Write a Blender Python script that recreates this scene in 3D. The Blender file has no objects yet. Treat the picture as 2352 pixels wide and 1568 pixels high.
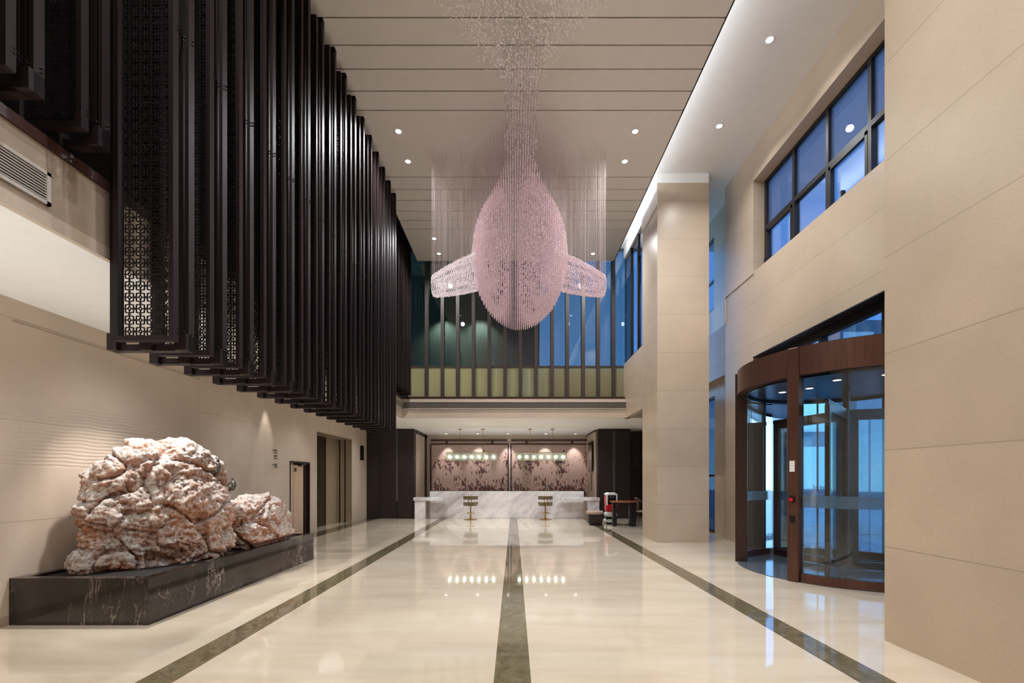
import bpy, math, random
import numpy as np
from mathutils import Vector, Matrix, noise
random.seed(7)
rng = np.random.default_rng(11)
S = bpy.context.scene
COL = S.collection
PI = math.pi

# ------------------------------------------------------------------ camera
F = 1040.0
HOR_X, HOR_Y, EYE = 1180.5, 1098.0, 1.5
cam = bpy.data.cameras.new('camera')
cam.sensor_width = 36.0
cam.lens = F / 2352 * 36.0
cam.shift_x = (1176 - HOR_X) / 2352
cam.shift_y = (HOR_Y - 784) / 2352
cam.clip_start = 0.05
cam.clip_end = 400
camo = bpy.data.objects.new('camera', cam)
camo.location = (0, 0, EYE)
camo.rotation_euler = (PI / 2, 0, 0)
COL.objects.link(camo)
S.camera = camo

S.view_settings.view_transform = 'Standard'
S.view_settings.look = 'None'
S.view_settings.exposure = 0.55
S.cycles.max_bounces = 7
S.cycles.diffuse_bounces = 3
S.cycles.glossy_bounces = 3
S.cycles.use_adaptive_sampling = True
S.cycles.adaptive_threshold = 0.04
S.cycles.use_denoising = True
S.cycles.transparent_max_bounces = 24
S.cycles.sample_clamp_indirect = 6.0
S.cycles.caustics_reflective = False
S.cycles.caustics_refractive = False


def wx(px, Y):
    return (px - HOR_X) * Y / F


def wz(py, Y):
    return EYE + (HOR_Y - py) * Y / F


# ------------------------------------------------------------------ materials
def srgb(r, g, b):
    def f(c):
        c /= 255.0
        return c / 12.92 if c <= 0.04045 else ((c + 0.055) / 1.055) ** 2.4
    return (f(r), f(g), f(b), 1.0)


class NT:
    def __init__(s, name):
        s.m = bpy.data.materials.new(name)
        s.m.use_nodes = True
        s.t = s.m.node_tree
        s.t.nodes.clear()
        s.out = s.t.nodes.new('ShaderNodeOutputMaterial')

    def n(s, typ, **kw):
        nd = s.t.nodes.new(typ)
        for k, v in kw.items():
            if k.startswith('i_'):
                key = k[2:]
                key = int(key) if key.isdigit() else key.replace('_', ' ')
                s.put(nd.inputs[key], v)
            else:
                setattr(nd, k, v)
        return nd

    def put(s, sock, v):
        if isinstance(v, bpy.types.NodeSocket):
            s.t.links.new(v, sock)
        elif isinstance(v, bpy.types.Node):
            s.t.links.new(v.outputs[0], sock)
        else:
            sock.default_value = v

    def math(s, op, a, b=None, c=None, clamp=False):
        nd = s.t.nodes.new('ShaderNodeMath')
        nd.operation = op
        nd.use_clamp = clamp
        for i, v in enumerate((a, b, c)):
            if v is not None:
                s.put(nd.inputs[i], v)
        return nd.outputs[0]

    def mix(s, fac, a, b, blend='MIX'):
        nd = s.t.nodes.new('ShaderNodeMix')
        nd.data_type = 'RGBA'
        nd.blend_type = blend
        s.put(nd.inputs[0], fac)
        s.put(nd.inputs[6], a)
        s.put(nd.inputs[7], b)
        return nd.outputs[2]

    def ramp(s, fac, stops, interp='LINEAR'):
        nd = s.t.nodes.new('ShaderNodeValToRGB')
        cr = nd.color_ramp
        cr.interpolation = interp
        while len(cr.elements) < len(stops):
            cr.elements.new(0.5)
        for e, (p, c) in zip(cr.elements, stops):
            e.position = p
            e.color = c if len(c) == 4 else (*c, 1)
        s.put(nd.inputs[0], fac)
        return nd.outputs[0]

    def coords(s, scale=(1, 1, 1), rot=(0, 0, 0), loc=(0, 0, 0)):
        tc = s.n('ShaderNodeTexCoord')
        mp = s.n('ShaderNodeMapping')
        s.put(mp.inputs[0], tc.outputs['Object'])
        mp.inputs['Scale'].default_value = scale
        mp.inputs['Rotation'].default_value = rot
        mp.inputs['Location'].default_value = loc
        return mp.outputs[0]

    def noise(s, vec, scale, detail=4, rough=0.55, dist=0.0):
        nd = s.n('ShaderNodeTexNoise')
        s.put(nd.inputs['Vector'], vec)
        nd.inputs['Scale'].default_value = scale
        nd.inputs['Detail'].default_value = detail
        nd.inputs['Roughness'].default_value = rough
        nd.inputs['Distortion'].default_value = dist
        return nd.outputs[0]

    def bump(s, h, strength=0.2, dist=0.01):
        nd = s.n('ShaderNodeBump')
        nd.inputs['Strength'].default_value = strength
        nd.inputs['Distance'].default_value = dist
        s.put(nd.inputs['Height'], h)
        return nd.outputs[0]

    def principled(s, **kw):
        nd = s.n('ShaderNodeBsdfPrincipled')
        for k, v in kw.items():
            s.put(nd.inputs[k.replace('_', ' ')], v)
        s.t.links.new(nd.outputs[0], s.out.inputs[0])
        return nd


def plain(name, col, rough=0.5, metal=0.0, spec=0.5, var=0.06, scale=6.0, coat=0.0, bump=0.0):
    k = NT(name)
    v = k.coords()
    nz = k.noise(v, scale, 4)
    lo = tuple(c * (1 - var) for c in col[:3]) + (1,)
    hi = tuple(min(1, c * (1 + var)) for c in col[:3]) + (1,)
    c = k.ramp(nz, [(0.3, lo), (0.7, hi)])
    p = k.principled(Base_Color=c, Roughness=rough, Metallic=metal)
    p.inputs['Specular IOR Level'].default_value = spec
    p.inputs['Coat Weight'].default_value = coat
    if bump:
        k.put(p.inputs['Normal'], k.bump(k.noise(v, scale * 12, 3), bump, 0.004))
    return k.m


def emit(name, col, strength, base=None):
    k = NT(name)
    p = k.principled(Base_Color=base or col, Roughness=0.4, Emission_Color=col, Emission_Strength=strength)
    nz = k.noise(k.coords(), 9.0, 2)
    k.put(p.inputs['Roughness'], k.math('MULTIPLY_ADD', nz, 0.1, 0.35))
    return k.m


def stone(name, base, joint=0.889, off=0.0, vjoint=None, rough=0.32, grain=1.0, ripple=False):
    """beige limestone with horizontal (and optional vertical) joints; object space = world space"""
    k = NT(name)
    tc = k.n('ShaderNodeTexCoord')
    v = tc.outputs['Object']
    sep = k.n('ShaderNodeSeparateXYZ')
    k.put(sep.inputs[0], v)
    z = sep.outputs[2]
    y = sep.outputs[1]
    big = k.noise(v, 0.9, 3)
    sv = k.coords(scale=(14, 14, 30))
    fine = k.noise(sv, 2.2, 6, 0.7)
    b = base[:3]
    c1 = tuple(x * 0.90 for x in b) + (1,)
    c2 = tuple(min(1, x * 1.07) for x in b) + (1,)
    col = k.ramp(big, [(0.3, c1), (0.7, c2)])
    gr = k.ramp(fine, [(0.3, (0.88, 0.86, 0.83)), (0.52, (1, 1, 1)), (0.75, (1.0, 0.98, 0.95))])
    col = k.mix(0.75 * grain, col, gr, 'MULTIPLY')
    # each slab slightly different
    row = k.math('FLOOR', k.math('DIVIDE', k.math('SUBTRACT', z, off), joint))
    fr = k.math('FRACT', k.math('DIVIDE', k.math('SUBTRACT', z, off), joint))
    wn = k.n('ShaderNodeTexWhiteNoise', noise_dimensions='2D')
    cb = k.n('ShaderNodeCombineXYZ')
    k.put(cb.inputs[0], row)
    hgt = k.math('LESS_THAN', k.math('ABSOLUTE', k.math('SUBTRACT', fr, 0.5)), 0.5 - 0.005 / joint)
    if vjoint:
        yy = k.math('ADD', k.math('DIVIDE', y, vjoint), k.math('MULTIPLY', k.math('MODULO', row, 2.0), 0.0))
        k.put(cb.inputs[1], k.math('FLOOR', yy))
        fy = k.math('FRACT', yy)
        hv = k.math('LESS_THAN', k.math('ABSOLUTE', k.math('SUBTRACT', fy, 0.5)), 0.5 - 0.003 / vjoint)
        hgt = k.math('MULTIPLY', hgt, hv)
    k.put(wn.inputs['Vector'], cb.outputs[0])
    tone = k.math('MULTIPLY_ADD', wn.outputs[0], 0.07, 0.955)
    tcol = k.n('ShaderNodeCombineXYZ')
    for i in range(3):
        k.put(tcol.inputs[i], tone)
    col = k.mix(1.0, col, tcol.outputs[0], 'MULTIPLY')
    col = k.mix(k.math('SUBTRACT', 1.0, hgt), col, tuple(x * 0.72 for x in b) + (1,))
    h = k.math('MULTIPLY_ADD', fine, 0.15, hgt)
    if ripple:
        w = k.math('SINE', k.math('ADD', k.math('MULTIPLY', z, 150.0), k.math('MULTIPLY', k.noise(v, 2.5, 2), 9.0)))
        msk = k.math('MULTIPLY', k.math('GREATER_THAN', z, 1.62), k.math('LESS_THAN', z, 2.32))
        msk = k.math('MULTIPLY', msk, k.math('LESS_THAN', y, 6.9))
        h = k.math('ADD', h, k.math('MULTIPLY', k.math('MULTIPLY', w, msk), 2.0))
    p = k.principled(Base_Color=col, Roughness=rough)
    p.inputs['Specular IOR Level'].default_value = 0.4
    k.put(p.inputs['Normal'], k.bump(h, 0.25, 0.004))
    return k.m


def marble_floor(name):
    k = NT(name)
    v = k.coords(scale=(0.35, 1.6, 1), rot=(0, 0, 0.12))
    st = k.noise(v, 1.6, 6, 0.62, 0.6)
    v2 = k.coords()
    cl = k.noise(v2, 0.5, 4, 0.5)
    c = k.ramp(st, [(0.25, srgb(206, 190, 166)), (0.5, srgb(221, 207, 186)), (0.72, srgb(229, 218, 200))])
    c = k.mix(k.math('MULTIPLY', cl, 0.35), c, srgb(220, 198, 176))
    fine = k.noise(k.coords(scale=(3, 14, 1)), 3.0, 5, 0.7)
    c = k.mix(0.25, c, k.ramp(fine, [(0.35, (0.86, 0.82, 0.76)), (0.6, (1, 1, 1))]), 'MULTIPLY')
    p = k.principled(Base_Color=c, Roughness=0.05)
    p.inputs['Specular IOR Level'].default_value = 0.62
    p.inputs['Coat Weight'].default_value = 0.35
    p.inputs['Coat Roughness'].default_value = 0.02
    return k.m


def marble_dark(name):
    k = NT(name)
    v = k.coords()
    a = k.noise(v, 5.0, 8, 0.75, 1.2)
    b = k.noise(v, 60.0, 4, 0.7)
    c = k.ramp(a, [(0.3, srgb(88, 80, 62)), (0.5, srgb(116, 106, 84)), (0.62, srgb(130, 120, 98)), (0.8, srgb(160, 146, 122))])
    c = k.mix(0.5, c, k.ramp(b, [(0.35, (0.6, 0.58, 0.5)), (0.65, (1.1, 1.08, 1.0))]), 'MULTIPLY')
    p = k.principled(Base_Color=c, Roughness=0.06)
    p.inputs['Coat Weight'].default_value = 0.3
    return k.m


def marble_veined(name, base, vein, scale, width, rough, rot=(0, 0, 0), base2=None, amount=1.0, stretch=(1, 1, 1)):
    k = NT(name)
    v = k.coords(scale=stretch, rot=rot)
    warp = k.noise(v, scale * 0.8, 5, 0.6)
    mv = k.n('ShaderNodeVectorMath', operation='ADD')
    k.put(mv.inputs[0], v)
    sc = k.n('ShaderNodeVectorMath', operation='SCALE')
    nt = k.n('ShaderNodeTexNoise')
    k.put(nt.inputs['Vector'], v)
    nt.inputs['Scale'].default_value = scale * 1.3
    nt.inputs['Detail'].default_value = 5
    k.put(sc.inputs[0], nt.outputs[1])
    sc.inputs['Scale'].default_value = 0.55 / scale
    k.put(mv.inputs[1], sc.outputs[0])
    vo = k.n('ShaderNodeTexVoronoi', feature='DISTANCE_TO_EDGE')
    k.put(vo.inputs['Vector'], mv.outputs[0])
    vo.inputs['Scale'].default_value = scale
    vm = k.ramp(vo.outputs['Distance'], [(0.0, (1, 1, 1)), (width, (0, 0, 0))])
    patch = k.ramp(k.noise(v, scale * 0.7, 2), [(0.42, (0, 0, 0)), (0.62, (1, 1, 1))])
    f = k.math('MULTIPLY', k.math('MULTIPLY', vm, patch), amount)
    bc = k.ramp(warp, [(0.3, base), (0.7, base2 or base)])
    c = k.mix(f, bc, vein)
    p = k.principled(Base_Color=c, Roughness=rough)
    p.inputs['Coat Weight'].default_value = 0.2
    return k.m


def glass(name, tint=(1, 1, 1, 1), refl=0.08, rough=0.0, frost=0.0, frostcol=(0.8, 0.85, 0.9, 1)):
    k = NT(name)
    tr = k.n('ShaderNodeBsdfTransparent', i_Color=tint)
    gl = k.n('ShaderNodeBsdfGlossy', i_Color=(1, 1, 1, 1), i_Roughness=rough)
    fr = k.n('ShaderNodeFresnel', i_IOR=1.45)
    f = k.math('MULTIPLY_ADD', fr, 0.8, refl, clamp=True)
    mx = k.n('ShaderNodeMixShader')
    k.put(mx.inputs[0], f)
    k.put(mx.inputs[1], tr.outputs[0])
    k.put(mx.inputs[2], gl.outputs[0])
    res = mx
    if frost:
        tl = k.n('ShaderNodeBsdfTranslucent', i_Color=frostcol)
        df = k.n('ShaderNodeBsdfDiffuse', i_Color=frostcol)
        m2 = k.n('ShaderNodeMixShader', i_0=0.35)
        k.put(m2.inputs[1], tl.outputs[0])
        k.put(m2.inputs[2], df.outputs[0])
        nz = k.noise(k.coords(), 40, 2)
        m3 = k.n('ShaderNodeMixShader')
        k.put(m3.inputs[0], k.math('MULTIPLY_ADD', nz, 0.06, frost - 0.03))
        k.put(m3.inputs[1], mx.outputs[0])
        k.put(m3.inputs[2], m2.outputs[0])
        res = m3
    k.t.links.new(res.outputs[0], k.out.inputs[0])
    return k.m


def black_marble(name):
    k = NT(name)
    v = k.coords(scale=(1.5, 1.0, 0.45), rot=(0.35, 0.45, 0.3))
    n1 = k.noise(v, 1.5, 7, 0.62, 0.9)
    n2 = k.noise(v, 3.6, 6, 0.6, 0.6)
    r1 = k.ramp(k.math('ABSOLUTE', k.math('SUBTRACT', n1, 0.5)), [(0.0, (1, 1, 1)), (0.009, (0, 0, 0))])
    r2 = k.ramp(k.math('ABSOLUTE', k.math('SUBTRACT', n2, 0.52)), [(0.0, (0.5, 0.5, 0.5)), (0.006, (0, 0, 0))])
    pm = k.ramp(k.noise(k.coords(), 1.1, 3), [(0.45, (0, 0, 0)), (0.62, (1, 1, 1))])
    f = k.math('MULTIPLY', k.math('ADD', r1, r2, clamp=True), pm)
    bc = k.ramp(k.noise(k.coords(), 3.0, 6), [(0.35, srgb(24, 20, 20)), (0.7, srgb(46, 39, 37))])
    c = k.mix(k.math('MULTIPLY', f, 0.75), bc, srgb(190, 176, 164))
    p = k.principled(Base_Color=c, Roughness=0.1)
    p.inputs['Coat Weight'].default_value = 0.2
    return k.m


def white_marble(name):
    k = NT(name)
    mp = k.n('ShaderNodeMapping')
    k.put(mp.inputs[0], k.coords(rot=(0, 0.72, 0)))
    mp.inputs['Scale'].default_value = (0.45, 0.45, 1.5)
    v = mp.outputs[0]
    n1 = k.noise(v, 1.5, 6, 0.6, 0.6)
    n2 = k.noise(v, 4.0, 6, 0.65, 0.8)
    c = k.ramp(n1, [(0.36, srgb(178, 172, 174)), (0.47, srgb(208, 204, 206)), (0.56, srgb(222, 219, 219)), (0.75, srgb(228, 226, 225))])
    r = k.ramp(k.math('ABSOLUTE', k.math('SUBTRACT', n2, 0.5)), [(0.0, (0.84, 0.82, 0.83)), (0.03, (1, 1, 1))])
    c = k.mix(0.8, c, r, 'MULTIPLY')
    p = k.principled(Base_Color=c, Roughness=0.16)
    return k.m


def sheer(name, col, fac):
    k = NT(name)
    tr = k.n('ShaderNodeBsdfTransparent')
    df = k.n('ShaderNodeBsdfTranslucent')
    d2 = k.n('ShaderNodeBsdfDiffuse')
    nz = k.noise(k.coords(), 5.0, 2)
    c = k.ramp(nz, [(0.3, tuple(x * 0.95 for x in col[:3]) + (1,)), (0.7, col)])
    k.put(df.inputs[0], c)
    k.put(d2.inputs[0], c)
    m1 = k.n('ShaderNodeMixShader', i_0=0.5)
    k.put(m1.inputs[1], df.outputs[0])
    k.put(m1.inputs[2], d2.outputs[0])
    m2 = k.n('ShaderNodeMixShader', i_0=fac)
    k.put(m2.inputs[1], tr.outputs[0])
    k.put(m2.inputs[2], m1.outputs[0])
    k.t.links.new(m2.outputs[0], k.out.inputs[0])
    return k.m


def rock_mat(name, orange=0.5):
    k = NT(name)
    v = k.coords()
    a = k.noise(v, 2.2, 8, 0.62, 0.8)
    b = k.noise(v, 5.5, 10, 0.7, 1.2)
    d = k.noise(v, 26, 8, 0.75, 0.3)
    c = k.ramp(a, [(0.28, srgb(186, 116, 86)), (0.36, srgb(220, 166, 136)), (0.43, srgb(234, 208, 190)),
                   (0.50, srgb(242, 234, 228)), (0.75, srgb(243, 240, 236))])
    o = k.ramp(b, [(0.38, srgb(168, 96, 66)), (0.48, srgb(216, 158, 122)), (0.56, srgb(240, 230, 220))])
    c = k.mix(orange, c, o)
    c = k.mix(0.75, c, k.ramp(d, [(0.36, (0.46, 0.29, 0.20)), (0.46, (0.9, 0.86, 0.84)), (0.56, (1.06, 1.05, 1.04))]), 'MULTIPLY')
    d2 = k.noise(v, 60, 6, 0.75, 0.5)
    c = k.mix(0.6, c, k.ramp(d2, [(0.36, (0.52, 0.38, 0.30)), (0.47, (1, 1, 1))]), 'MULTIPLY')
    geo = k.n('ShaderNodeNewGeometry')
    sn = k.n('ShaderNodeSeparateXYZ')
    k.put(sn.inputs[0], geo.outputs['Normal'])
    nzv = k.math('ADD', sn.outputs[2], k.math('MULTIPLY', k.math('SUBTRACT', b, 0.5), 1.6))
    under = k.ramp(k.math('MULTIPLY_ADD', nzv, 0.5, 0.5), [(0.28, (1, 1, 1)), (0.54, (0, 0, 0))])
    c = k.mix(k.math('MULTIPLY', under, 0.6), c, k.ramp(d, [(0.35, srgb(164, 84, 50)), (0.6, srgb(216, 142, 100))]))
    topw = k.ramp(k.math('MULTIPLY_ADD', nzv, 0.5, 0.5), [(0.62, (0, 0, 0)), (0.85, (1, 1, 1))])  # upward faces whitened in the colour, like light falling from above
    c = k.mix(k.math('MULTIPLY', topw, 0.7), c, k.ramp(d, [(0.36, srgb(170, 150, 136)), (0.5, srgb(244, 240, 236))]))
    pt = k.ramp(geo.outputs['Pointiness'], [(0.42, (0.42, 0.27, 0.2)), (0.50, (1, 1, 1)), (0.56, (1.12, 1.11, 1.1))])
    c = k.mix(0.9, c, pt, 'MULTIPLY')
    vo = k.n('ShaderNodeTexVoronoi')
    k.put(vo.inputs['Vector'], v)
    vo.inputs['Scale'].default_value = 22
    h = k.math('ADD', k.math('MULTIPLY', d, 1.0), k.math('MULTIPLY', vo.outputs[0], 0.5))
    p = k.principled(Base_Color=c, Roughness=0.75)
    k.put(p.inputs['Normal'], k.bump(h, 1.0, 0.035))
    return k.m


def mural_mat(name, x0, w, z0, h):
    """fine pink-beige slats with drifts of brown leaf-like flecks"""
    k = NT(name)
    tc = k.n('ShaderNodeTexCoord')
    sep = k.n('ShaderNodeSeparateXYZ')
    k.put(sep.inputs[0], tc.outputs['Object'])
    X = k.math('SUBTRACT', sep.outputs[0], x0)
    Z = k.math('SUBTRACT', sep.outputs[2], z0)
    cv = k.n('ShaderNodeCombineXYZ')
    k.put(cv.inputs[0], X)
    k.put(cv.inputs[1], Z)
    mp = k.n('ShaderNodeMapping')
    k.put(mp.inputs[0], cv.outputs[0])
    mp.inputs['Scale'].default_value = (13, 5.5, 1)
    mp.inputs['Rotation'].default_value = (0, 0, 0.2)
    fl = k.noise(mp.outputs[0], 1.0, 3, 0.6, 0.7)
    mp2 = k.n('ShaderNodeMapping')
    k.put(mp2.inputs[0], cv.outputs[0])
    mp2.inputs['Scale'].default_value = (1.5, 1.6, 1)
    mp2.inputs['Location'].default_value = (0.35, 0.2, 3.0)
    dr = k.noise(mp2.outputs[0], 1.0, 2, 0.5)
    low = k.math('MULTIPLY', k.math('SUBTRACT', 1.0, k.math('DIVIDE', Z, h)), 0.10)
    m = k.math('ADD', k.math('ADD', k.math('MULTIPLY', fl, 0.75), k.math('MULTIPLY', dr, 0.55)), low)
    mask = k.ramp(m, [(0.745, (0, 0, 0)), (0.77, (1, 1, 1))])
    tone = k.ramp(k.noise(cv.outputs[0], 7.0, 2), [(0.35, srgb(54, 28, 24)), (0.65, srgb(112, 62, 54))])
    slat = k.math('SINE', k.math('MULTIPLY', Z, 2 * PI / 0.055))
    sl = k.ramp(k.math('MULTIPLY_ADD', slat, 0.5, 0.5), [(0.0, srgb(166, 134, 126)), (0.35, srgb(204, 176, 166)), (1.0, srgb(212, 184, 174))])
    c = k.mix(k.math('MULTIPLY', mask, 0.95), sl, tone)
    p = k.principled(Base_Color=c, Roughness=0.45)
    k.put(p.inputs['Normal'], k.bump(slat, 0.3, 0.01))
    return k.m


def wood_dark(name, c1, c2, rough=0.35):
    k = NT(name)
    v = k.coords(scale=(9, 9, 0.6))
    a = k.noise(v, 2.0, 6, 0.6, 0.4)
    c = k.ramp(a, [(0.3, c1), (0.7, c2)])
    k.principled(Base_Color=c, Roughness=rough)
    return k.m


def crystal(name, col, tr, glow=0.0):
    k = NT(name)
    geo = k.n('ShaderNodeNewGeometry')
    rnd = geo.outputs['Random Per Island']
    c = k.mix(rnd, tuple(x * 0.86 for x in col[:3]) + (1,), tuple(min(1, x * 1.1) for x in col[:3]) + (1,))
    df = k.n('ShaderNodeBsdfDiffuse')
    k.put(df.inputs[0], c)
    tl = k.n('ShaderNodeBsdfTranslucent')
    k.put(tl.inputs[0], c)
    m1 = k.n('ShaderNodeMixShader', i_0=tr)
    k.put(m1.inputs[1], df.outputs[0])
    k.put(m1.inputs[2], tl.outputs[0])
    gl = k.n('ShaderNodeBsdfGlossy', i_Roughness=0.08, i_Color=(1, 0.96, 0.97, 1))
    m2 = k.n('ShaderNodeMixShader', i_0=0.14)
    k.put(m2.inputs[1], m1.outputs[0])
    k.put(m2.inputs[2], gl.outputs[0])
    em = k.n('ShaderNodeEmission', i_Strength=glow)  # emission added to the crystals so the whale looks brighter
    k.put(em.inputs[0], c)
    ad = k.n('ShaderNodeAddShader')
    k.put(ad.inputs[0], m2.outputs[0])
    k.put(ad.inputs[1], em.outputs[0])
    k.t.links.new(ad.outputs[0], k.out.inputs[0])
    return k.m


M = {}
M['floor'] = marble_floor('cream marble')
M['floor_dark'] = marble_dark('olive marble')
M['stone'] = stone('limestone', srgb(198, 179, 158))
M['stone_right'] = stone('limestone right', srgb(198, 179, 157), off=-0.02)
M['stone_left'] = stone('limestone left', srgb(205, 188, 171), vjoint=1.25)
M['stone_panel'] = stone('limestone panel', srgb(205, 188, 171), joint=1.05, off=0.0, ripple=True)
M['stone_fascia'] = stone('limestone fascia', srgb(178, 160, 142), joint=5.0, off=-1.0, vjoint=1.3)
M['white'] = plain('white plaster', srgb(244, 243, 240), 0.7, var=0.02)
M['ceil'] = plain('ceiling board', srgb(226, 220, 214), 0.6, var=0.02)
M['ceil_side'] = plain('side ceiling plaster', srgb(224, 220, 218), 0.6, var=0.02)
M['black'] = plain('black shadow gap', srgb(14, 13, 13), 0.6)
M['mezz_shade'] = plain('unlit mezzanine shade', srgb(44, 36, 32), 0.8)  # darkness of the unlit mezzanine put into the surface colour
M['screen'] = plain('dark stained timber', srgb(27, 11, 14), 0.5, spec=0.35, var=0.15, scale=3)  # dark timber; red tinge stands for the pink whale's reflection
M['screen_in'] = plain('dark lattice metal', srgb(17, 11, 11), 0.5, spec=0.3, var=0.1)
M['rail'] = wood_dark('brown timber rail', srgb(52, 30, 24), srgb(72, 42, 34))
M['wood'] = wood_dark('espresso timber', srgb(30, 21, 20), srgb(44, 31, 29), 0.42)
M['strip'] = plain('grey metal strip', srgb(84, 78, 76), 0.4, metal=0.4)
M['bronze'] = wood_dark('bronze metal', srgb(86, 58, 48), srgb(106, 72, 60), 0.38)
M['bronze'].node_tree.nodes['Principled BSDF'].inputs['Metallic'].default_value = 0.55
M['bronze_dark'] = plain('dark bronze', srgb(64, 46, 40), 0.35, metal=0.4)
M['frame'] = plain('black window frame', srgb(30, 27, 28), 0.4)
M['mullion'] = plain('brown mullion', srgb(56, 46, 42), 0.45)
M['glass'] = glass('clear door glass', (0.86, 0.95, 0.97, 1), 0.03)
M['glass_win'] = glass('blue window glass', (0.80, 0.88, 0.97, 1), 0.05)
M['glass_dark'] = glass('smoked glass', (0.34, 0.38, 0.38, 1), 0.04, 0.02)
M['glass_niche'] = glass('shaded niche glass', (0.34, 0.40, 0.48, 1), 0.05)
M['glass_film'] = glass('filmed window glass', (0.75, 0.8, 0.88, 1), 0.05, 0.0, 0.42, srgb(120, 130, 150))
M['frost'] = glass('frosted band', (0.9, 0.95, 1, 1), 0.05, 0.2, 0.5, srgb(170, 200, 220))
M['frost_pane'] = glass('pale green pane', (0.72, 0.72, 0.6, 1), 0.04, 0.1, 0.85, srgb(204, 196, 160))
M['marble_black'] = black_marble('black marble')
M['marble_white'] = white_marble('white marble')
M['soil'] = plain('dark bed', srgb(24, 22, 22), 0.8)
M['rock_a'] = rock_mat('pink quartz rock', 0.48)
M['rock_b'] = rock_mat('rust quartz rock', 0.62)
M['pewter'] = plain('aged pewter', srgb(92, 88, 84), 0.4, metal=0.6)
M['gold'] = plain('brushed gold', srgb(176, 140, 74), 0.28, metal=0.9)
M['olive'] = plain('olive leather', srgb(98, 88, 62), 0.5)
M['steel'] = plain('warm steel', srgb(176, 160, 138), 0.32, metal=0.35)
M['steel_dark'] = plain('shaded steel', srgb(58, 48, 34), 0.3, metal=0.3)
M['cream'] = wood_dark('cream laminate', srgb(196, 168, 142), srgb(206, 180, 154), 0.45)
M['maroon'] = plain('maroon paint', srgb(62, 34, 32), 0.5)
M['sign'] = plain('dark lettering', srgb(62, 50, 44), 0.6)
M['signplate'] = plain('brown sign plate', srgb(92, 62, 52), 0.5)
M['grille'] = plain('grille aluminium', srgb(196, 188, 180), 0.45)
M['grille_grey'] = plain('grey louvre', srgb(120, 112, 106), 0.5)
M['red'] = plain('glossy red plastic', srgb(206, 30, 52), 0.25)
M['whiteplast'] = plain('white plastic', srgb(232, 234, 232), 0.3)
M['blackplast'] = plain('black plastic', srgb(20, 20, 24), 0.25)
M['redwood'] = wood_dark('red brown table top', srgb(120, 66, 44), srgb(142, 82, 54), 0.25)
M['cushion'] = plain('taupe cushion', srgb(160, 142, 130), 0.8)
M['chairwood'] = wood_dark('chair timber', srgb(84, 58, 46), srgb(110, 76, 60), 0.4)
M['granite'] = plain('grey granite mat', srgb(92, 100, 108), 0.12, var=0.25, scale=60)
M['lamp_on'] = emit('downlight lens', (1.0, 0.96, 0.9, 1), 6.0)
M['lamp_ring'] = plain('white trim ring', srgb(235, 232, 226), 0.4)
M['bulb'] = emit('pendant bulb', (1.0, 0.95, 0.82, 1), 9.0)
M['pend_glass'] = glass('pendant glass', (0.95, 0.98, 0.95, 1), 0.06, 0.02, 0.16, srgb(235, 240, 228))
M['led'] = emit('cool led strip', (0.9, 0.95, 1.0, 1), 5.0)
M['screen_tv'] = plain('television glass', srgb(10, 10, 12), 0.12)
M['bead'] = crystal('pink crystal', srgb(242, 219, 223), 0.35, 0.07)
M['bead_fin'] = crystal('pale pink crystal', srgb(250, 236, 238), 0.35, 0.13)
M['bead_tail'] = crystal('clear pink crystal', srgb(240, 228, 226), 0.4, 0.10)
M['wire'] = sheer('hanging wire', srgb(235, 218, 216), 0.35)
M['pave'] = plain('wet paving', srgb(140, 148, 156), 0.25, var=0.2, scale=1.5)
M['bldg'] = plain('pale cladding', srgb(150, 165, 180), 0.7, var=0.1)
M['bldg_glass'] = emit('lit office glass', srgb(170, 215, 240), 0.55)
M['gravel'] = plain('white gravel', srgb(186, 186, 180), 0.8, var=0.5, scale=25)
M['corr'] = plain('pale green corridor wall', srgb(182, 194, 180), 0.7, var=0.03)


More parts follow.
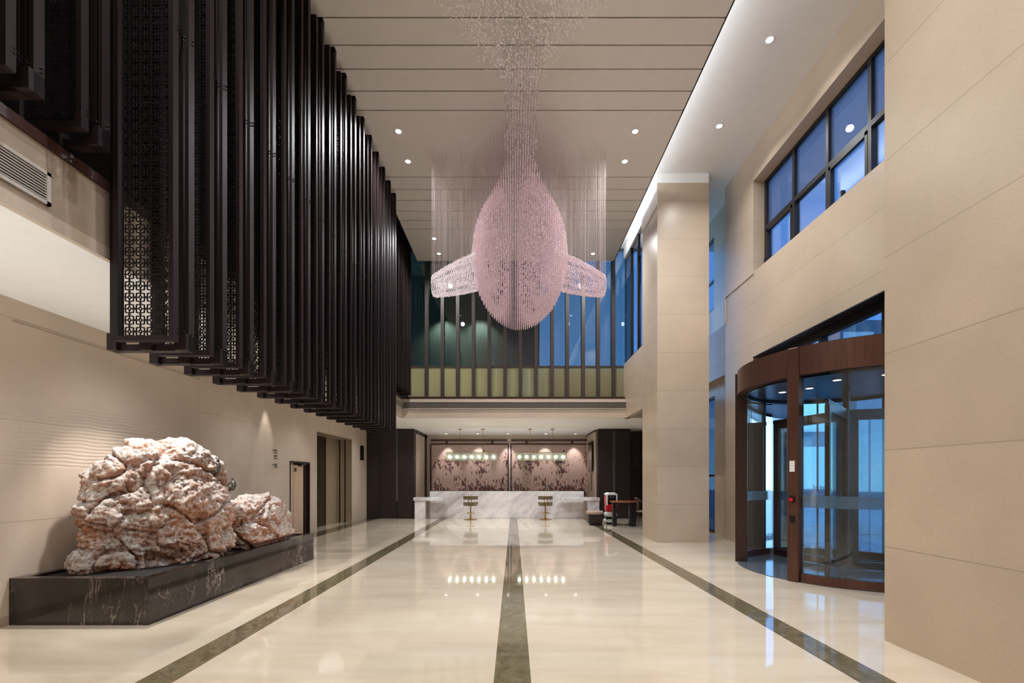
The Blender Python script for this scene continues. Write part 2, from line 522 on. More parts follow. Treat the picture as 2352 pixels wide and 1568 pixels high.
# ------------------------------------------------------------------ mesh builder
class MB:
    def __init__(s):
        s.v = []
        s.f = []
        s.mi = []

    def add(s, vs, fs, mi=0):
        b = len(s.v)
        s.v += [tuple(p) for p in vs]
        s.f += [tuple(b + i for i in f) for f in fs]
        s.mi += [mi] * len(fs)
        return s

    def box(s, x0, x1, y0, y1, z0, z1, mi=0):
        vs = [(x0, y0, z0), (x1, y0, z0), (x1, y1, z0), (x0, y1, z0), (x0, y0, z1), (x1, y0, z1), (x1, y1, z1), (x0, y1, z1)]
        return s.add(vs, [(3, 2, 1, 0), (4, 5, 6, 7), (0, 1, 5, 4), (1, 2, 6, 5), (2, 3, 7, 6), (3, 0, 4, 7)], mi)

    def bev(s, x0, x1, y0, y1, z0, z1, b=0.01, mi=0):
        """box with chamfered vertical edges and a chamfered top"""
        def ring(i, z):
            return [(x0 + i + b, y0 + i, z), (x1 - i - b, y0 + i, z), (x1 - i, y0 + i + b, z), (x1 - i, y1 - i - b, z),
                    (x1 - i - b, y1 - i, z), (x0 + i + b, y1 - i, z), (x0 + i, y1 - i - b, z), (x0 + i, y0 + i + b, z)]
        rs = [ring(b, z0), ring(0, z0 + b), ring(0, z1 - b), ring(b, z1)]
        vs = sum(rs, [])
        fs = [tuple(reversed(range(8))), tuple(24 + i for i in range(8))]
        for r in range(3):
            for i in range(8):
                j = (i + 1) % 8
                fs.append((r * 8 + i, r * 8 + j, r * 8 + 8 + j, r * 8 + 8 + i))
        return s.add(vs, fs, mi)

    def tube(s, pts, r, n=8, mi=0, cap=True):
        pts = [Vector(p) for p in pts]
        rr = r if isinstance(r, (list, tuple)) else [r] * len(pts)
        vs = []
        prev = None
        for i, p in enumerate(pts):
            a = pts[max(0, i - 1)]
            c = pts[min(len(pts) - 1, i + 1)]
            d = (c - a).normalized()
            if prev is None:
                up = Vector((0, 0, 1)) if abs(d.z) < 0.9 else Vector((1, 0, 0))
                u = d.cross(up).normalized()
            else:
                u = (prev - d * prev.dot(d)).normalized()
            prev = u
            w = d.cross(u)
            for k in range(n):
                t = 2 * PI * k / n
                vs.append(p + (u * math.cos(t) + w * math.sin(t)) * rr[i])
        fs = []
        for i in range(len(pts) - 1):
            for k in range(n):
                j = (k + 1) % n
                fs.append((i * n + k, i * n + j, (i + 1) * n + j, (i + 1) * n + k))
        if cap:
            fs.append(tuple(reversed(range(n))))
            e = (len(pts) - 1) * n
            fs.append(tuple(e + k for k in range(n)))
        return s.add(vs, fs, mi)

    def lathe(s, prof, cx=0, cy=0, n=24, mi=0, a0=0.0, a1=2 * PI):
        full = abs(a1 - a0 - 2 * PI) < 1e-6
        m = n if full else n + 1
        vs = []
        for r, z in prof:
            for k in range(m):
                t = a0 + (a1 - a0) * k / n
                vs.append((cx + r * math.cos(t), cy + r * math.sin(t), z))
        fs = []
        for i in range(len(prof) - 1):
            for k in range(n):
                j = (k + 1) % m
                fs.append((i * m + k, i * m + j, (i + 1) * m + j, (i + 1) * m + k))
        if full:
            if prof[0][0] > 1e-5:
                fs.append(tuple(reversed(range(m))))
            if prof[-1][0] > 1e-5:
                e = (len(prof) - 1) * m
                fs.append(tuple(e + k for k in range(m)))
        return s.add(vs, fs, mi)

    def arcbox(s, cx, cy, r0, r1, a0, a1, z0, z1, n=24, mi=0):
        """curved wall between two radii"""
        vs = []
        for k in range(n + 1):
            t = a0 + (a1 - a0) * k / n
            c, q = math.cos(t), math.sin(t)
            vs += [(cx + r0 * c, cy + r0 * q, z0), (cx + r1 * c, cy + r1 * q, z0), (cx + r1 * c, cy + r1 * q, z1), (cx + r0 * c, cy + r0 * q, z1)]
        fs = []
        for k in range(n):
            a = k * 4
            b = a + 4
            for i in range(4):
                j = (i + 1) % 4
                fs.append((a + i, a + j, b + j, b + i))
        fs.append((3, 2, 1, 0))
        e = n * 4
        fs.append((e, e + 1, e + 2, e + 3))
        return s.add(vs, fs, mi)

    def ico(s, c, r, mi=0, n=12, m=8):
        prof = [(max(1e-6, math.sin(PI * i / m)) , -math.cos(PI * i / m)) for i in range(m + 1)]
        b = MB()
        b.lathe(prof, n=n)
        rr = r if isinstance(r, (tuple, list)) else (r, r, r)
        return s.add([(c[0] + x * rr[0], c[1] + y * rr[1], c[2] + z * rr[2]) for x, y, z in b.v], b.f, mi)

    def xf(s, mat):
        s.v = [tuple(mat @ Vector(p)) for p in s.v]
        return s

    def build(s, name, mats, parent=None, smooth=False):
        me = bpy.data.meshes.new(name)
        me.from_pydata(s.v, [], s.f)
        for m in (mats if isinstance(mats, (list, tuple)) else [mats]):
            me.materials.append(m)
        if any(s.mi):
            me.polygons.foreach_set('material_index', s.mi)
        if smooth:
            me.polygons.foreach_set('use_smooth', [True] * len(me.polygons))
            try:
                me.set_sharp_from_angle(angle=math.radians(40))
            except Exception:
                pass
        me.update()
        o = bpy.data.objects.new(name, me)
        COL.objects.link(o)
        if parent is not None:
            o.parent = parent
            o.matrix_parent_inverse = Matrix.Identity(4)
        return o


def tag(o, label, cat, group=None, kind=None):
    o['label'] = label
    o['category'] = cat
    if group:
        o['group'] = group
    if kind:
        o['kind'] = kind
    return o


def thing(name, label, cat, loc=(0, 0, 0), rz=0.0, group=None, kind=None):
    o = bpy.data.objects.new(name, None)
    o.empty_display_size = 0.1
    COL.objects.link(o)
    o.location = loc
    o.rotation_euler = (0, 0, rz)
    return tag(o, label, cat, group, kind)


def struct(name, mb, mats, label, cat, smooth=False):
    return tag(mb.build(name, mats, None, smooth), label, cat, kind='structure')


def dup(root, loc, rz=None, label=None):
    r = root.copy()
    COL.objects.link(r)
    r.location = loc
    if rz is not None:
        r.rotation_euler = (0, 0, rz)
    if label:
        r['label'] = label
    for ch in list(root.children):
        c = ch.copy()
        COL.objects.link(c)
        c.parent = r
        for g in list(ch.children):
            d = g.copy()
            COL.objects.link(d)
            d.parent = c
    return r


# ------------------------------------------------------------------ room shell
ZS = 3.35      # soffit
ZM = 3.92      # top of mezzanine fascia
ZC = 8.2       # hung ceiling
ZU = 8.65      # upper ceiling
XF = -3.45     # mezzanine fascia on the screen side
YB = 13.83     # back fascia
YG = 14.1      # back glazing
XW = 5.2       # entrance wall

# floor: one mesh, inlaid bands by material
fb = MB()
xs = [-7.0, -5.5, -5.05, -2.782, -2.508, -0.15, 0.127, 2.539, 2.812, XW + 0.6]
ys = [-3.0, 8.43, 16.96, 20.0]
for i in range(len(xs) - 1):
    for j in range(len(ys) - 1):
        dark = (i in (3, 5, 7) and j < 2) or (i == 1 and j == 1)
        fb.add([(xs[i], ys[j], 0), (xs[i + 1], ys[j], 0), (xs[i + 1], ys[j + 1], 0), (xs[i], ys[j + 1], 0)], [(0, 1, 2, 3)], 1 if dark else 0)
struct('floor', fb, [M['floor'], M['floor_dark']], 'polished cream marble floor with olive inlaid bands', 'floor')

# hung ceiling with shadow-gap grooves
gY = [4.92, 5.34, 5.75, 6.17, 6.59, 7.01, 7.42, 7.84, 8.25, 10.08, 10.51, 10.92, 11.37, 11.77, 12.18]
cb_ = MB()
prev = -3.0
for g in gY + [13.97]:
    e = g - 0.011 if g < 13.9 else g
    cb_.box(-2.98, 3.08, prev, e, ZC, ZC + 0.02, 0)
    prev = g + 0.011
cb_.box(-2.985, 3.085, -3.0, 13.97, ZC + 0.02, ZC + 0.10, 1)
cb_.box(-3.0, -2.98, -3.0, 13.97, ZC - 0.004, ZC + 0.1, 1)
cb_.box(3.08, 3.10, -3.0, 13.97, ZC - 0.004, ZC + 0.1, 1)
struct('ceiling', cb_, [M['ceil'], M['black']], 'hung pale ceiling with dark shadow-gap grooves', 'ceiling')
struct('ceiling_side', MB().box(2.0, 6.0, -3.0, 14.3, ZU, ZU + 0.1), M['ceil_side'], 'raised white ceiling beside the entrance wall', 'ceiling')
struct('ceiling_mezzanine', MB().box(-7.0, 1.99, -3.0, 14.3, ZU, ZU + 0.1), M['mezz_shade'], 'dark ceiling over the lattice screens', 'ceiling')
# cove strip on top of the hung ceiling edge
struct('cove', MB().box(2.7, 2.76, -3.0, 13.9, ZC + 0.101, ZC + 0.125), M['led'], 'cool light strip hidden along the ceiling edge', 'cove light')

# entrance-side walls
struct('wall_pier', MB().box(3.43, 6.0, -3.0, 4.19, 0, ZU), M['stone_right'], 'broad beige limestone wall nearest the camera', 'wall')
wr = MB()
wr.box(XW, 5.6, 4.19, 5.0, 0, ZU)
wr.box(XW, 5.6, 9.84, 11.16, 0, ZU)
wr.box(XW, 5.6, 5.0, 9.84, 4.13, 5.97)
wr.box(XW, 5.6, 5.0, 9.84, 7.95, ZU)
wr.box(XW, 5.6, 11.16, 16.2, 4.05, 5.29)
struct('wall_right', wr, M['stone_right'], 'limestone wall around the revolving door and high window', 'wall')
wn_ = MB()
wn_.box(5.5, 5.6, 11.16, 12.45, 5.29, ZU)
wn_.box(5.5, 5.6, 12.45, 15.2, 5.29, 6.15)
wn_.box(5.5, 5.6, 12.45, 15.2, 8.15, ZU)
wn_.box(5.5, 5.6, 15.2, 16.2, 5.29, ZU)
wn_.box(5.5, 5.6, 11.16, 12.4, 0, 4.05)
wn_.box(5.5, 5.6, 15.0, 19.6, 0, 4.05)
wn_.box(5.5, 5.6, 12.4, 15.0, 3.75, 4.05)
struct('wall_niche', wn_, M['stone'], 'recessed limestone wall behind the column', 'wall')
# light sill line that runs from the high window into the niche
sl = MB()
sl.box(XW - 0.02, XW, 9.82, 11.14, 5.93, 5.97)
sl.box(XW - 0.02, XW, 11.10, 11.14, 5.29, 5.93)
struct('trim_1', sl, M['stone_left'], 'pale stone sill line beside the high window', 'trim')

# column
cm = MB()
cm.box(3.36, 4.57, 10.61, 11.84, 0, 8.42, 0)
cm.box(3.362, 4.568, 10.612, 11.84, 8.42, ZU, 1)
cm.box(3.335, 3.36, 10.612, 11.838, 7.9, ZU, 1)
struct('column', cm, [M['stone'], M['white']], 'square beige limestone column with white head', 'column')
# low upper wall and window between column and back glazing
struct('wall_upper', MB().box(3.42, 3.6, 11.84, YG, ZS, 5.04), M['stone'], 'upper limestone parapet beyond the column', 'wall')
struct('ceiling_beam', MB().box(3.42, 3.62, 11.84, YG, 8.3, ZU), M['white'], 'white beam between column and glazing', 'beam')

# mezzanine slab, soffit white underneath
sb = MB()
sb.box(-7.0, XF, -3.0, 20.0, ZS, ZM - 0.02)
sb.box(XF, 5.5, YB + 0.02, 20.0, ZS, ZM - 0.02)
struct('ceiling_soffit', sb, M['white'], 'low white soffit under the mezzanine', 'ceiling')
fa = MB()
fa.box(XF - 0.02, XF + 0.02, -3.0, YB + 0.02, ZS + 0.10, ZM, 0)
fa.box(XF - 0.02, XF + 0.025, -3.0, YB + 0.025, ZS - 0.005, ZS + 0.10, 1)
fa.box(XF + 0.02, XW, YB - 0.0, YB + 0.04, ZS + 0.10, ZM, 1)
fa.box(XF + 0.025, XW, YB - 0.005, YB + 0.04, ZS - 0.005, ZS + 0.10, 1)
struct('wall_fascia', fa, [M['stone_fascia'], M['stone_left']], 'stone fascia of the mezzanine', 'wall')
rl = MB()
rl.box(XF - 0.12, XF + 0.04, -3.0, YG - 0.1, ZM, ZM + 0.08)
rl.box(XF + 0.04, 3.42, YB + 0.05, YG + 0.02, ZM, ZM + 0.05)
struct('trim_2', rl, M['rail'], 'brown timber rail capping the mezzanine edge', 'trim')
struct('wall_mezzanine', MB().box(-7.1, -7.0, -3.0, 14.3, ZM, ZU).box(-7.0, -3.3, 14.2, 14.3, ZM, ZU), M['mezz_shade'], 'dark wall behind the lattice screens', 'wall')
struct('wall_behind', MB().box(-7.0, 3.43, -3.1, -3.0, 0, ZU), M['stone'], 'limestone wall behind the camera', 'wall')

# left walls
XL, XL2 = -5.16, -5.5
wl = MB()
wl.box(-5.6, XL, -3.0, 7.45, 0, ZS)
struct('wall_left', wl, M['stone_panel'], 'rippled limestone wall panel behind the rock', 'wall')
gv = MB()
gv.box(XL, XL + 0.006, 4.66, 7.44, 3.115, 3.13)
gv.box(XL, XL + 0.006, -3.0, 7.44, 0.0, 0.10)
struct('baseboard_left', gv, M['stone_fascia'], 'stone skirting and groove on the rippled wall', 'skirting')
wf = MB()
wf.box(-6.2, XL2, 7.45, 11.10, 0, ZS)
wf.box(-6.2, XL2, 11.10, 12.20, 1.93, ZS)
wf.box(-6.2, XL2, 12.20, 12.64, 0, ZS)
wf.box(-6.2, XL2, 12.64, 15.36, 2.82, ZS)
wf.box(-6.2, XL2, 15.36, 16.9, 0, ZS)
wf.box(-6.9, -6.2, 11.0, 15.6, 0, ZS)
struct('wall_lift', wf, M['stone_left'], 'limestone wall holding the lift and service door', 'wall')

# reception back wall and side returns
struct('wall_back', MB().box(-5.6, 5.5, 19.4, 19.6, 0, ZS), M['stone_left'], 'beige wall behind the reception desk', 'wall')
rt = MB()
rt.box(-3.9, -3.74, 17.3, 19.4, 0, ZS, 0)
rt.box(-3.92, -3.72, 18.95, 19.39, 0, ZS - 0.02, 1)
rt.box(-3.92, -3.72, 17.3, 19.39, ZS - 0.14, ZS - 0.001, 1)
struct('wall_return', rt, [M['stone_left'], M['wood']], 'reception side wall with dark timber frame by the lift side', 'wall')
rt = MB()
rt.box(3.11, 3.26, 17.3, 19.4, 0, ZS, 0)
rt.box(3.09, 3.28, 17.3, 19.39, ZS - 0.06, ZS - 0.001, 1)
struct('wall_return_2', rt, [M['stone_left'], M['wood']], 'reception side wall carrying the television', 'wall')


# ------------------------------------------------------------------ back glazing
w1 = thing('window_1', 'tall dark glazed screen above the reception fascia', 'window', kind='structure')
mullx = [wx(p, YG) for p in (981, 1017, 1052, 1088, 1124, 1160, 1195.5, 1231, 1268, 1302.5, 1339, 1373, 1408, 1443)]
for i, x in enumerate(mullx):
    MB().box(x - 0.052, x + 0.052, YG - 0.10, YG + 0.12, ZM + 0.05, ZU).build('mullion', M['mullion'], w1)
tb = MB().box(-3.3, 3.45, YG - 0.015, YG + 0.03, 4.94, 5.0)
tb.build('transom', M['mullion'], w1)
MB().box(-3.3, 3.45, YG - 0.05, YG + 0.05, ZM + 0.05, ZM + 0.11).build('bottom_rail', M['rail'], w1)
edges = [-3.3] + mullx + [3.45]
for i in range(len(edges) - 1):
    MB().box(edges[i], edges[i + 1], YG, YG + 0.008, 5.0, ZU).build('glass_pane', M['glass_dark'], w1)
    MB().box(edges[i], edges[i + 1], YG, YG + 0.008, ZM + 0.11, 4.94).build('spandrel_pane', M['frost_pane'], w1)
struct('wall_corridor', MB().box(-7.0, 0.9, 16.0, 16.1, ZM, ZU).box(-7, 0.9, 14.3, 16.1, ZU, ZU + 0.05).box(0.9, 3.5, 14.4, 14.5, ZM, 4.97), M['corr'], 'pale green corridor wall seen through the dark glazing', 'wall')
w2 = thing('window_2', 'narrow blue window between column and dark glazing', 'window', kind='structure')
fr = MB()
for y in (11.86, 12.6, 13.35):
    fr.box(3.45, 3.53, y, y + 0.06, 5.04, 8.3)
fr.box(3.45, 3.53, 11.86, YG, 5.04, 5.09)
fr.build('window_frame', M['frame'], w2)
MB().box(3.48, 3.488, 11.86, YG, 5.09, 8.3).build('glass_pane', M['glass_win'], w2)

# ------------------------------------------------------------------ high window on entrance wall
XG = 5.49
w3 = thing('window_3', 'high black-framed window above the revolving door', 'window', kind='structure')
fr = MB()
ymul = [4.98, 5.96, 6.93, 7.87, 8.82, 9.80]
for y in ymul:
    fr.box(XG - 0.05, XG + 0.05, y - 0.035, y + 0.035, 5.97, 7.95)
for z0, z1 in ((5.97, 6.03), (6.86, 6.95), (7.89, 7.95)):
    fr.box(XG - 0.049, XG + 0.049, 4.95, 9.82, z0, z1)
for y0, y1 in ((6.93, 7.87), (8.82, 9.8)):
    fr.box(XG - 0.055, XG, y0 + 0.04, y0 + 0.09, 6.03, 6.86)
    fr.box(XG - 0.055, XG, y1 - 0.09, y1 - 0.04, 6.03, 6.86)
    fr.box(XG - 0.055, XG, y0 + 0.04, y1 - 0.04, 6.80, 6.86)
fr.build('window_frame', M['frame'], w3)
for i in range(5):
    MB().box(XG, XG + 0.008, ymul[i], ymul[i + 1], 6.9, 7.92).build('film_pane', M['glass_film'], w3)
    MB().box(XG, XG + 0.008, ymul[i], ymul[i + 1], 6.0, 6.88).build('glass_pane', M['glass_win'], w3)
MB().box(XG - 0.12, XG - 0.055, 7.42, 7.45, 5.975, 6.22).build('window_handle', M['frame'], w3)
MB().box(XG - 0.12, XG - 0.055, 9.70, 9.73, 5.975, 6.22).build('window_handle', M['frame'], w3)
# windows in the niche
for nm, z0, z1, y0, y1, lab in (('window_4', 6.15, 8.15, 12.45, 15.2, 'black-framed niche window high behind the column'),
                                ('window_5', 0.0, 3.75, 12.4, 15.0, 'floor-length black-framed window low behind the column')):
    w = thing(nm, lab, 'window', kind='structure')
    fr = MB()
    for y in (y0 + 0.03, y0 + 0.9, y1 - 0.05):
        fr.box(5.53, 5.6, y - 0.03, y + 0.03, z0, z1)
    for z in (z0 + 0.03, z0 + (z1 - z0) * 0.42, z1 - 0.03):
        fr.box(5.531, 5.599, y0, y1, z - 0.03, z + 0.03)
    fr.build('window_frame', M['frame'], w)
    MB().box(5.56, 5.568, y0, y1, z0, z1).build('glass_pane', M['glass_niche'], w)

# ------------------------------------------------------------------ transom and side lights around the door
w6 = thing('window_6', 'dark-framed glazing around the revolving door', 'window', kind='structure')
fr = MB()
fr.box(XG - 0.05, XG + 0.05, 5.0, 9.84, 4.0, 4.13)
fr.box(XG - 0.05, XG + 0.05, 5.0, 5.08, 0, 4.0)
fr.box(XG - 0.05, XG + 0.05, 9.76, 9.84, 0, 4.0)
fr.box(XG - 0.05, XG + 0.05, 7.99, 8.09, 3.42, 4.0)
fr.box(XG - 0.05, XG + 0.05, 6.6, 6.7, 3.42, 4.0)
fr.box(XW - 0.01, XG + 0.05, 5.0, 9.84, 4.115, 4.135)
fr.build('window_frame', M['frame'], w6)
MB().box(XG, XG + 0.008, 5.08, 9.76, 3.42, 4.0).build('glass_pane', M['glass_win'], w6)
MB().box(XG, XG + 0.008, 9.04, 9.76, 0, 3.42).build('side_pane', M['glass_win'], w6)
MB().box(XG, XG + 0.008, 5.08, 5.78, 0, 3.42).build('side_pane', M['glass_win'], w6)

# ------------------------------------------------------------------ revolving door
CX, CY, R = 5.44, 7.41, 1.60
rad = math.radians
dr = thing('revolving_door', 'bronze revolving door with curved glass on the entrance wall', 'revolving door', kind='thing')
MB().arcbox(CX, CY, R - 0.12, R, 0, 2 * PI, 2.985, 3.39, 72).build('drum', M['bronze'], dr, True)
ct = MB().lathe([(0.001, 3.0), (R - 0.12, 3.0), (R - 0.12, 3.03), (0.001, 3.03)], CX, CY, 64)
ct.build('canopy_underside', M['bronze_dark'], dr)
MB().lathe([(0.001, 3.39), (R - 0.02, 3.39), (R - 0.02, 3.40), (0.001, 3.40)], CX, CY, 64).build('drum_roof', M['bronze_dark'], dr)
MB().arcbox(CX, CY, R - 0.16, R - 0.12, 0, 2 * PI, 2.95, 2.99, 72).build('track_ring', M['blackplast'], dr, True)
MB().lathe([(0.001, 0.003), (R, 0.003), (R, 0.008), (0.001, 0.008)], CX, CY, 72).build('floor_plate', M['granite'], dr)


def post(ang, w=0.155, d=0.13, z1=3.39):
    m = MB().bev(-d, 0.035, -w / 2, w / 2, 0, z1, 0.01)
    return m.xf(Matrix.Translation((CX + (R) * math.cos(ang), CY + R * math.sin(ang), 0)) @ Matrix.Rotation(ang, 4, 'Z'))


A1, A2 = rad(211), rad(150.5)
p1 = post(A1).build('post', M['bronze'], dr)
post(A2, 0.11, 0.16).build('post', M['bronze_dark'], dr)
post(rad(-31), 0.14).build('post', M['bronze_dark'], dr)
post(rad(30.5), 0.14).build('post', M['bronze_dark'], dr)
# fixed curved glass walls: near side and far side
for a0, a1 in ((rad(214.5), rad(326)), (rad(33), rad(147.5))):
    MB().arcbox(CX, CY, R - 0.05, R - 0.04, a0, a1, 0.09, 2.985, 40).build('curved_glass', M['glass'], dr, True)
    MB().arcbox(CX, CY, R - 0.09, R - 0.005, a0, a1, 0.0, 0.13, 40).build('base_rail', M['bronze'], dr, True)
    MB().arcbox(CX, CY, R - 0.064, R - 0.054, a0, a1, 1.08, 1.25, 40).build('frosted_band', M['frost'], dr, True)
    for f in (0.33, 0.67):
        t = a0 + (a1 - a0) * f
        q = MB().box(-0.012, 0.012, -0.014, 0.014, 0.13, 2.985)
        q.xf(Matrix.Translation((CX + (R - 0.045) * math.cos(t), CY + (R - 0.045) * math.sin(t), 0)) @ Matrix.Rotation(t, 4, 'Z'))
        q.build('joint_bar', M['frame'], dr)
# rotating wings
MB().lathe([(0.05, 0.01), (0.05, 2.99)], CX, CY, 16).build('centre_shaft', M['bronze_dark'], dr, True)
for ang in (225, 345, 105):
    t = rad(ang)
    mt = Matrix.Translation((CX, CY, 0)) @ Matrix.Rotation(t, 4, 'Z')
    g = MB()
    g.box(0.06, 0.16, -0.03, 0.03, 0.02, 2.55)
    g.box(1.33, 1.44, -0.03, 0.03, 0.02, 2.55)
    g.box(0.16, 1.33, -0.03, 0.03, 0.02, 0.14)
    g.box(0.16, 1.33, -0.03, 0.03, 2.45, 2.55)
    g.box(0.0, 1.46, -0.02, 0.02, 2.55, 2.62)
    wf_ = g.xf(mt).build('wing_frame', M['bronze_dark'], dr)
    MB().box(0.16, 1.33, -0.004, 0.004, 0.14, 2.45).xf(mt).build('wing_glass', M['glass'], wf_)
    MB().box(0.18, 1.31, -0.007, -0.005, 1.08, 1.25).xf(mt).build('wing_band', M['frost'], wf_)
# controls on the front post
mp_ = Matrix.Translation((CX + (R + 0.035) * math.cos(A1), CY + (R + 0.035) * math.sin(A1), 0)) @ Matrix.Rotation(A1, 4, 'Z')
MB().box(0, 0.012, -0.035, 0.035, wz(1083, 6.58), wz(1058, 6.58)).xf(mp_).build('access_plate', M['whiteplast'], dr)
sw = MB().box(0, 0.02, -0.035, 0.035, wz(1153, 6.58), wz(1138, 6.58)).xf(mp_).build('switch_box', M['blackplast'], dr)
MB().tube([(0.02, 0, wz(1147, 6.58)), (0.05, 0, wz(1147, 6.58))], 0.026, 16).xf(mp_).build('emergency_button', M['red'], sw)
MB().box(0, 0.015, -0.03, 0.03, wz(1200, 6.58), wz(1184, 6.58)).xf(mp_).build('key_switch', M['blackplast'], dr)
# lettering on the outer glass, reads from outside
fc = bpy.data.curves.new('lettering', 'FONT')
fc.body = 'hotel'
fc.size = 0.15
fc.extrude = 0.001
fo = bpy.data.objects.new('tmp', fc)
COL.objects.link(fo)
bpy.context.view_layer.update()
me = bpy.data.meshes.new_from_object(fo.evaluated_get(bpy.context.evaluated_depsgraph_get()))
bpy.data.objects.remove(fo)
me.materials.append(M['sign'])
lo = bpy.data.objects.new('lettering', me)
COL.objects.link(lo)
lo.parent = dr
tl = rad(62)
lo.location = (CX + (R - 0.035) * math.cos(tl), CY + (R - 0.035) * math.sin(tl), 1.27)
lo.rotation_euler = (PI / 2, 0, tl + PI / 2)

# downlight prototype
def downlight(loc, r, label, group, name='downlight'):
    t = thing(name, label, 'downlight', loc, 0, group)
    MB().lathe([(r, 0.0), (r * 1.22, 0.0), (r * 1.22, -0.006), (r * 1.0, -0.012), (r * 0.98, 0.0)], n=24).build('trim_ring', M['lamp_ring'], t, True)
    MB().lathe([(0.0001, -0.004), (r, -0.004), (r, -0.001), (0.0001, -0.001)], n=24).build('lens', M['lamp_on'], t)
    return t


dl = downlight((wx(915, 8.74), 8.74, ZC), 0.055, 'round downlight in the hung ceiling, nearer of the pair beside the lattice screens', 'ceiling downlights')
for px, Y, lab in ((937, 9.57, 'round downlight in the hung ceiling, second of the pair beside the lattice screens'),
                   (1459, 8.74, 'round downlight in the hung ceiling, nearer of the pair by the entrance side cove'),
                   (1435, 9.57, 'round downlight in the hung ceiling, second of the pair by the entrance side cove'),
                   (997, 12.65, 'small distant downlight above the pale fin, last but one before the dark glazing'),
                   (1008, 13.5, 'small distant downlight above the pale fin, last before the dark glazing'),
                   (1362, 13.5, 'small distant downlight above the pinker fin beside the cove')):
    dup(dl, (wx(px, Y), Y, ZC), label=lab)
dup(dl, (4.17, 7.38, ZU), label='round downlight in the raised side ceiling opposite the high window')
dup(dl, (4.17, 9.19, ZU), label='round downlight in the raised side ceiling just before the column')
for px, lab in ((1025, 'tiny downlight in the reception soffit over the first mural panel'), (1167, 'tiny downlight in the reception soffit between the two mural panels'),
                (1254, 'tiny downlight in the reception soffit over the middle of the second mural'), (1322, 'tiny downlight in the reception soffit over the end of the second mural'),
                (1097, 'tiny downlight in the reception soffit over the end of the first mural')):
    dup(dl, (wx(px, 18.8), 18.8, ZS), label=lab)
dd = None
for i, (a, r_, where) in enumerate(((150, 0.9, 'near the slim dark post'), (170, 0.55, 'beside the slim dark post, closer to the shaft'), (130, 0.8, 'deep inside by the far glass'),
                             (225, 0.75, 'just behind the wide bronze post'), (265, 0.9, 'over the near curved glass'), (300, 0.6, 'close to the beige pier'))):
    t = rad(a)
    loc = (CX + r_ * math.cos(t), CY + r_ * math.sin(t), 2.998)
    dd = dup(dl, loc, label='bright downlight in the revolving door canopy ' + where)
    dd['group'] = 'revolving door canopy downlights'

# ------------------------------------------------------------------ hanging lattice screens
PIT = 0.0935


def lattice(x0, x1, z0, z1, y, t=0.008):
    m = MB()
    ncol = max(1, int((x1 - x0) / 0.0898))
    px = 0.0898
    ox = (x0 + x1) / 2 - (ncol - 1) * px / 2
    nrow = int((z1 - z0) / PIT)
    h = 0.0325
    b = 0.0036

    def bar(xa, za, xb, zb, w=b):
        d = Vector((xb - xa, 0, zb - za))
        n = Vector((-d.z, 0, d.x)).normalized() * w
        vs = []
        for yy in (y, y + t):
            vs += [(xa + n.x, yy, za + n.z), (xa - n.x, yy, za - n.z), (xb - n.x, yy, zb - n.z), (xb + n.x, yy, zb + n.z)]
        m.add(vs, [(0, 1, 2, 3), (0, 4, 5, 1), (2, 6, 7, 3), (1, 5, 6, 2), (3, 7, 4, 0)])
    for i in range(ncol):
        cx = ox + i * px
        for j in range(nrow):
            cz = z0 + PIT * (j + 0.55)
            bar(cx - h, cz - h, cx + h, cz - h)
            bar(cx - h, cz + h, cx + h, cz + h)
            bar(cx - h, cz - h, cx - h, cz + h)
            bar(cx + h, cz - h, cx + h, cz + h)
            k = 0.015
            for sx, sz in ((1, 1), (1, -1), (-1, 1), (-1, -1)):
                bar(cx + sx * k, cz, cx, cz + sz * k)
            bar(cx - px / 2, cz, cx - k, cz)
            bar(cx + k, cz, cx + px / 2, cz)
            bar(cx, cz + k, cx, cz + PIT / 2)
            bar(cx, cz - PIT / 2, cx, cz - k)
            bar(cx + px / 2, cz - 0.008, cx + px / 2, cz + 0.008, 0.005)
            bar(cx - 0.009, cz + PIT / 2, cx + 0.009, cz + PIT / 2, 0.004)
    return m


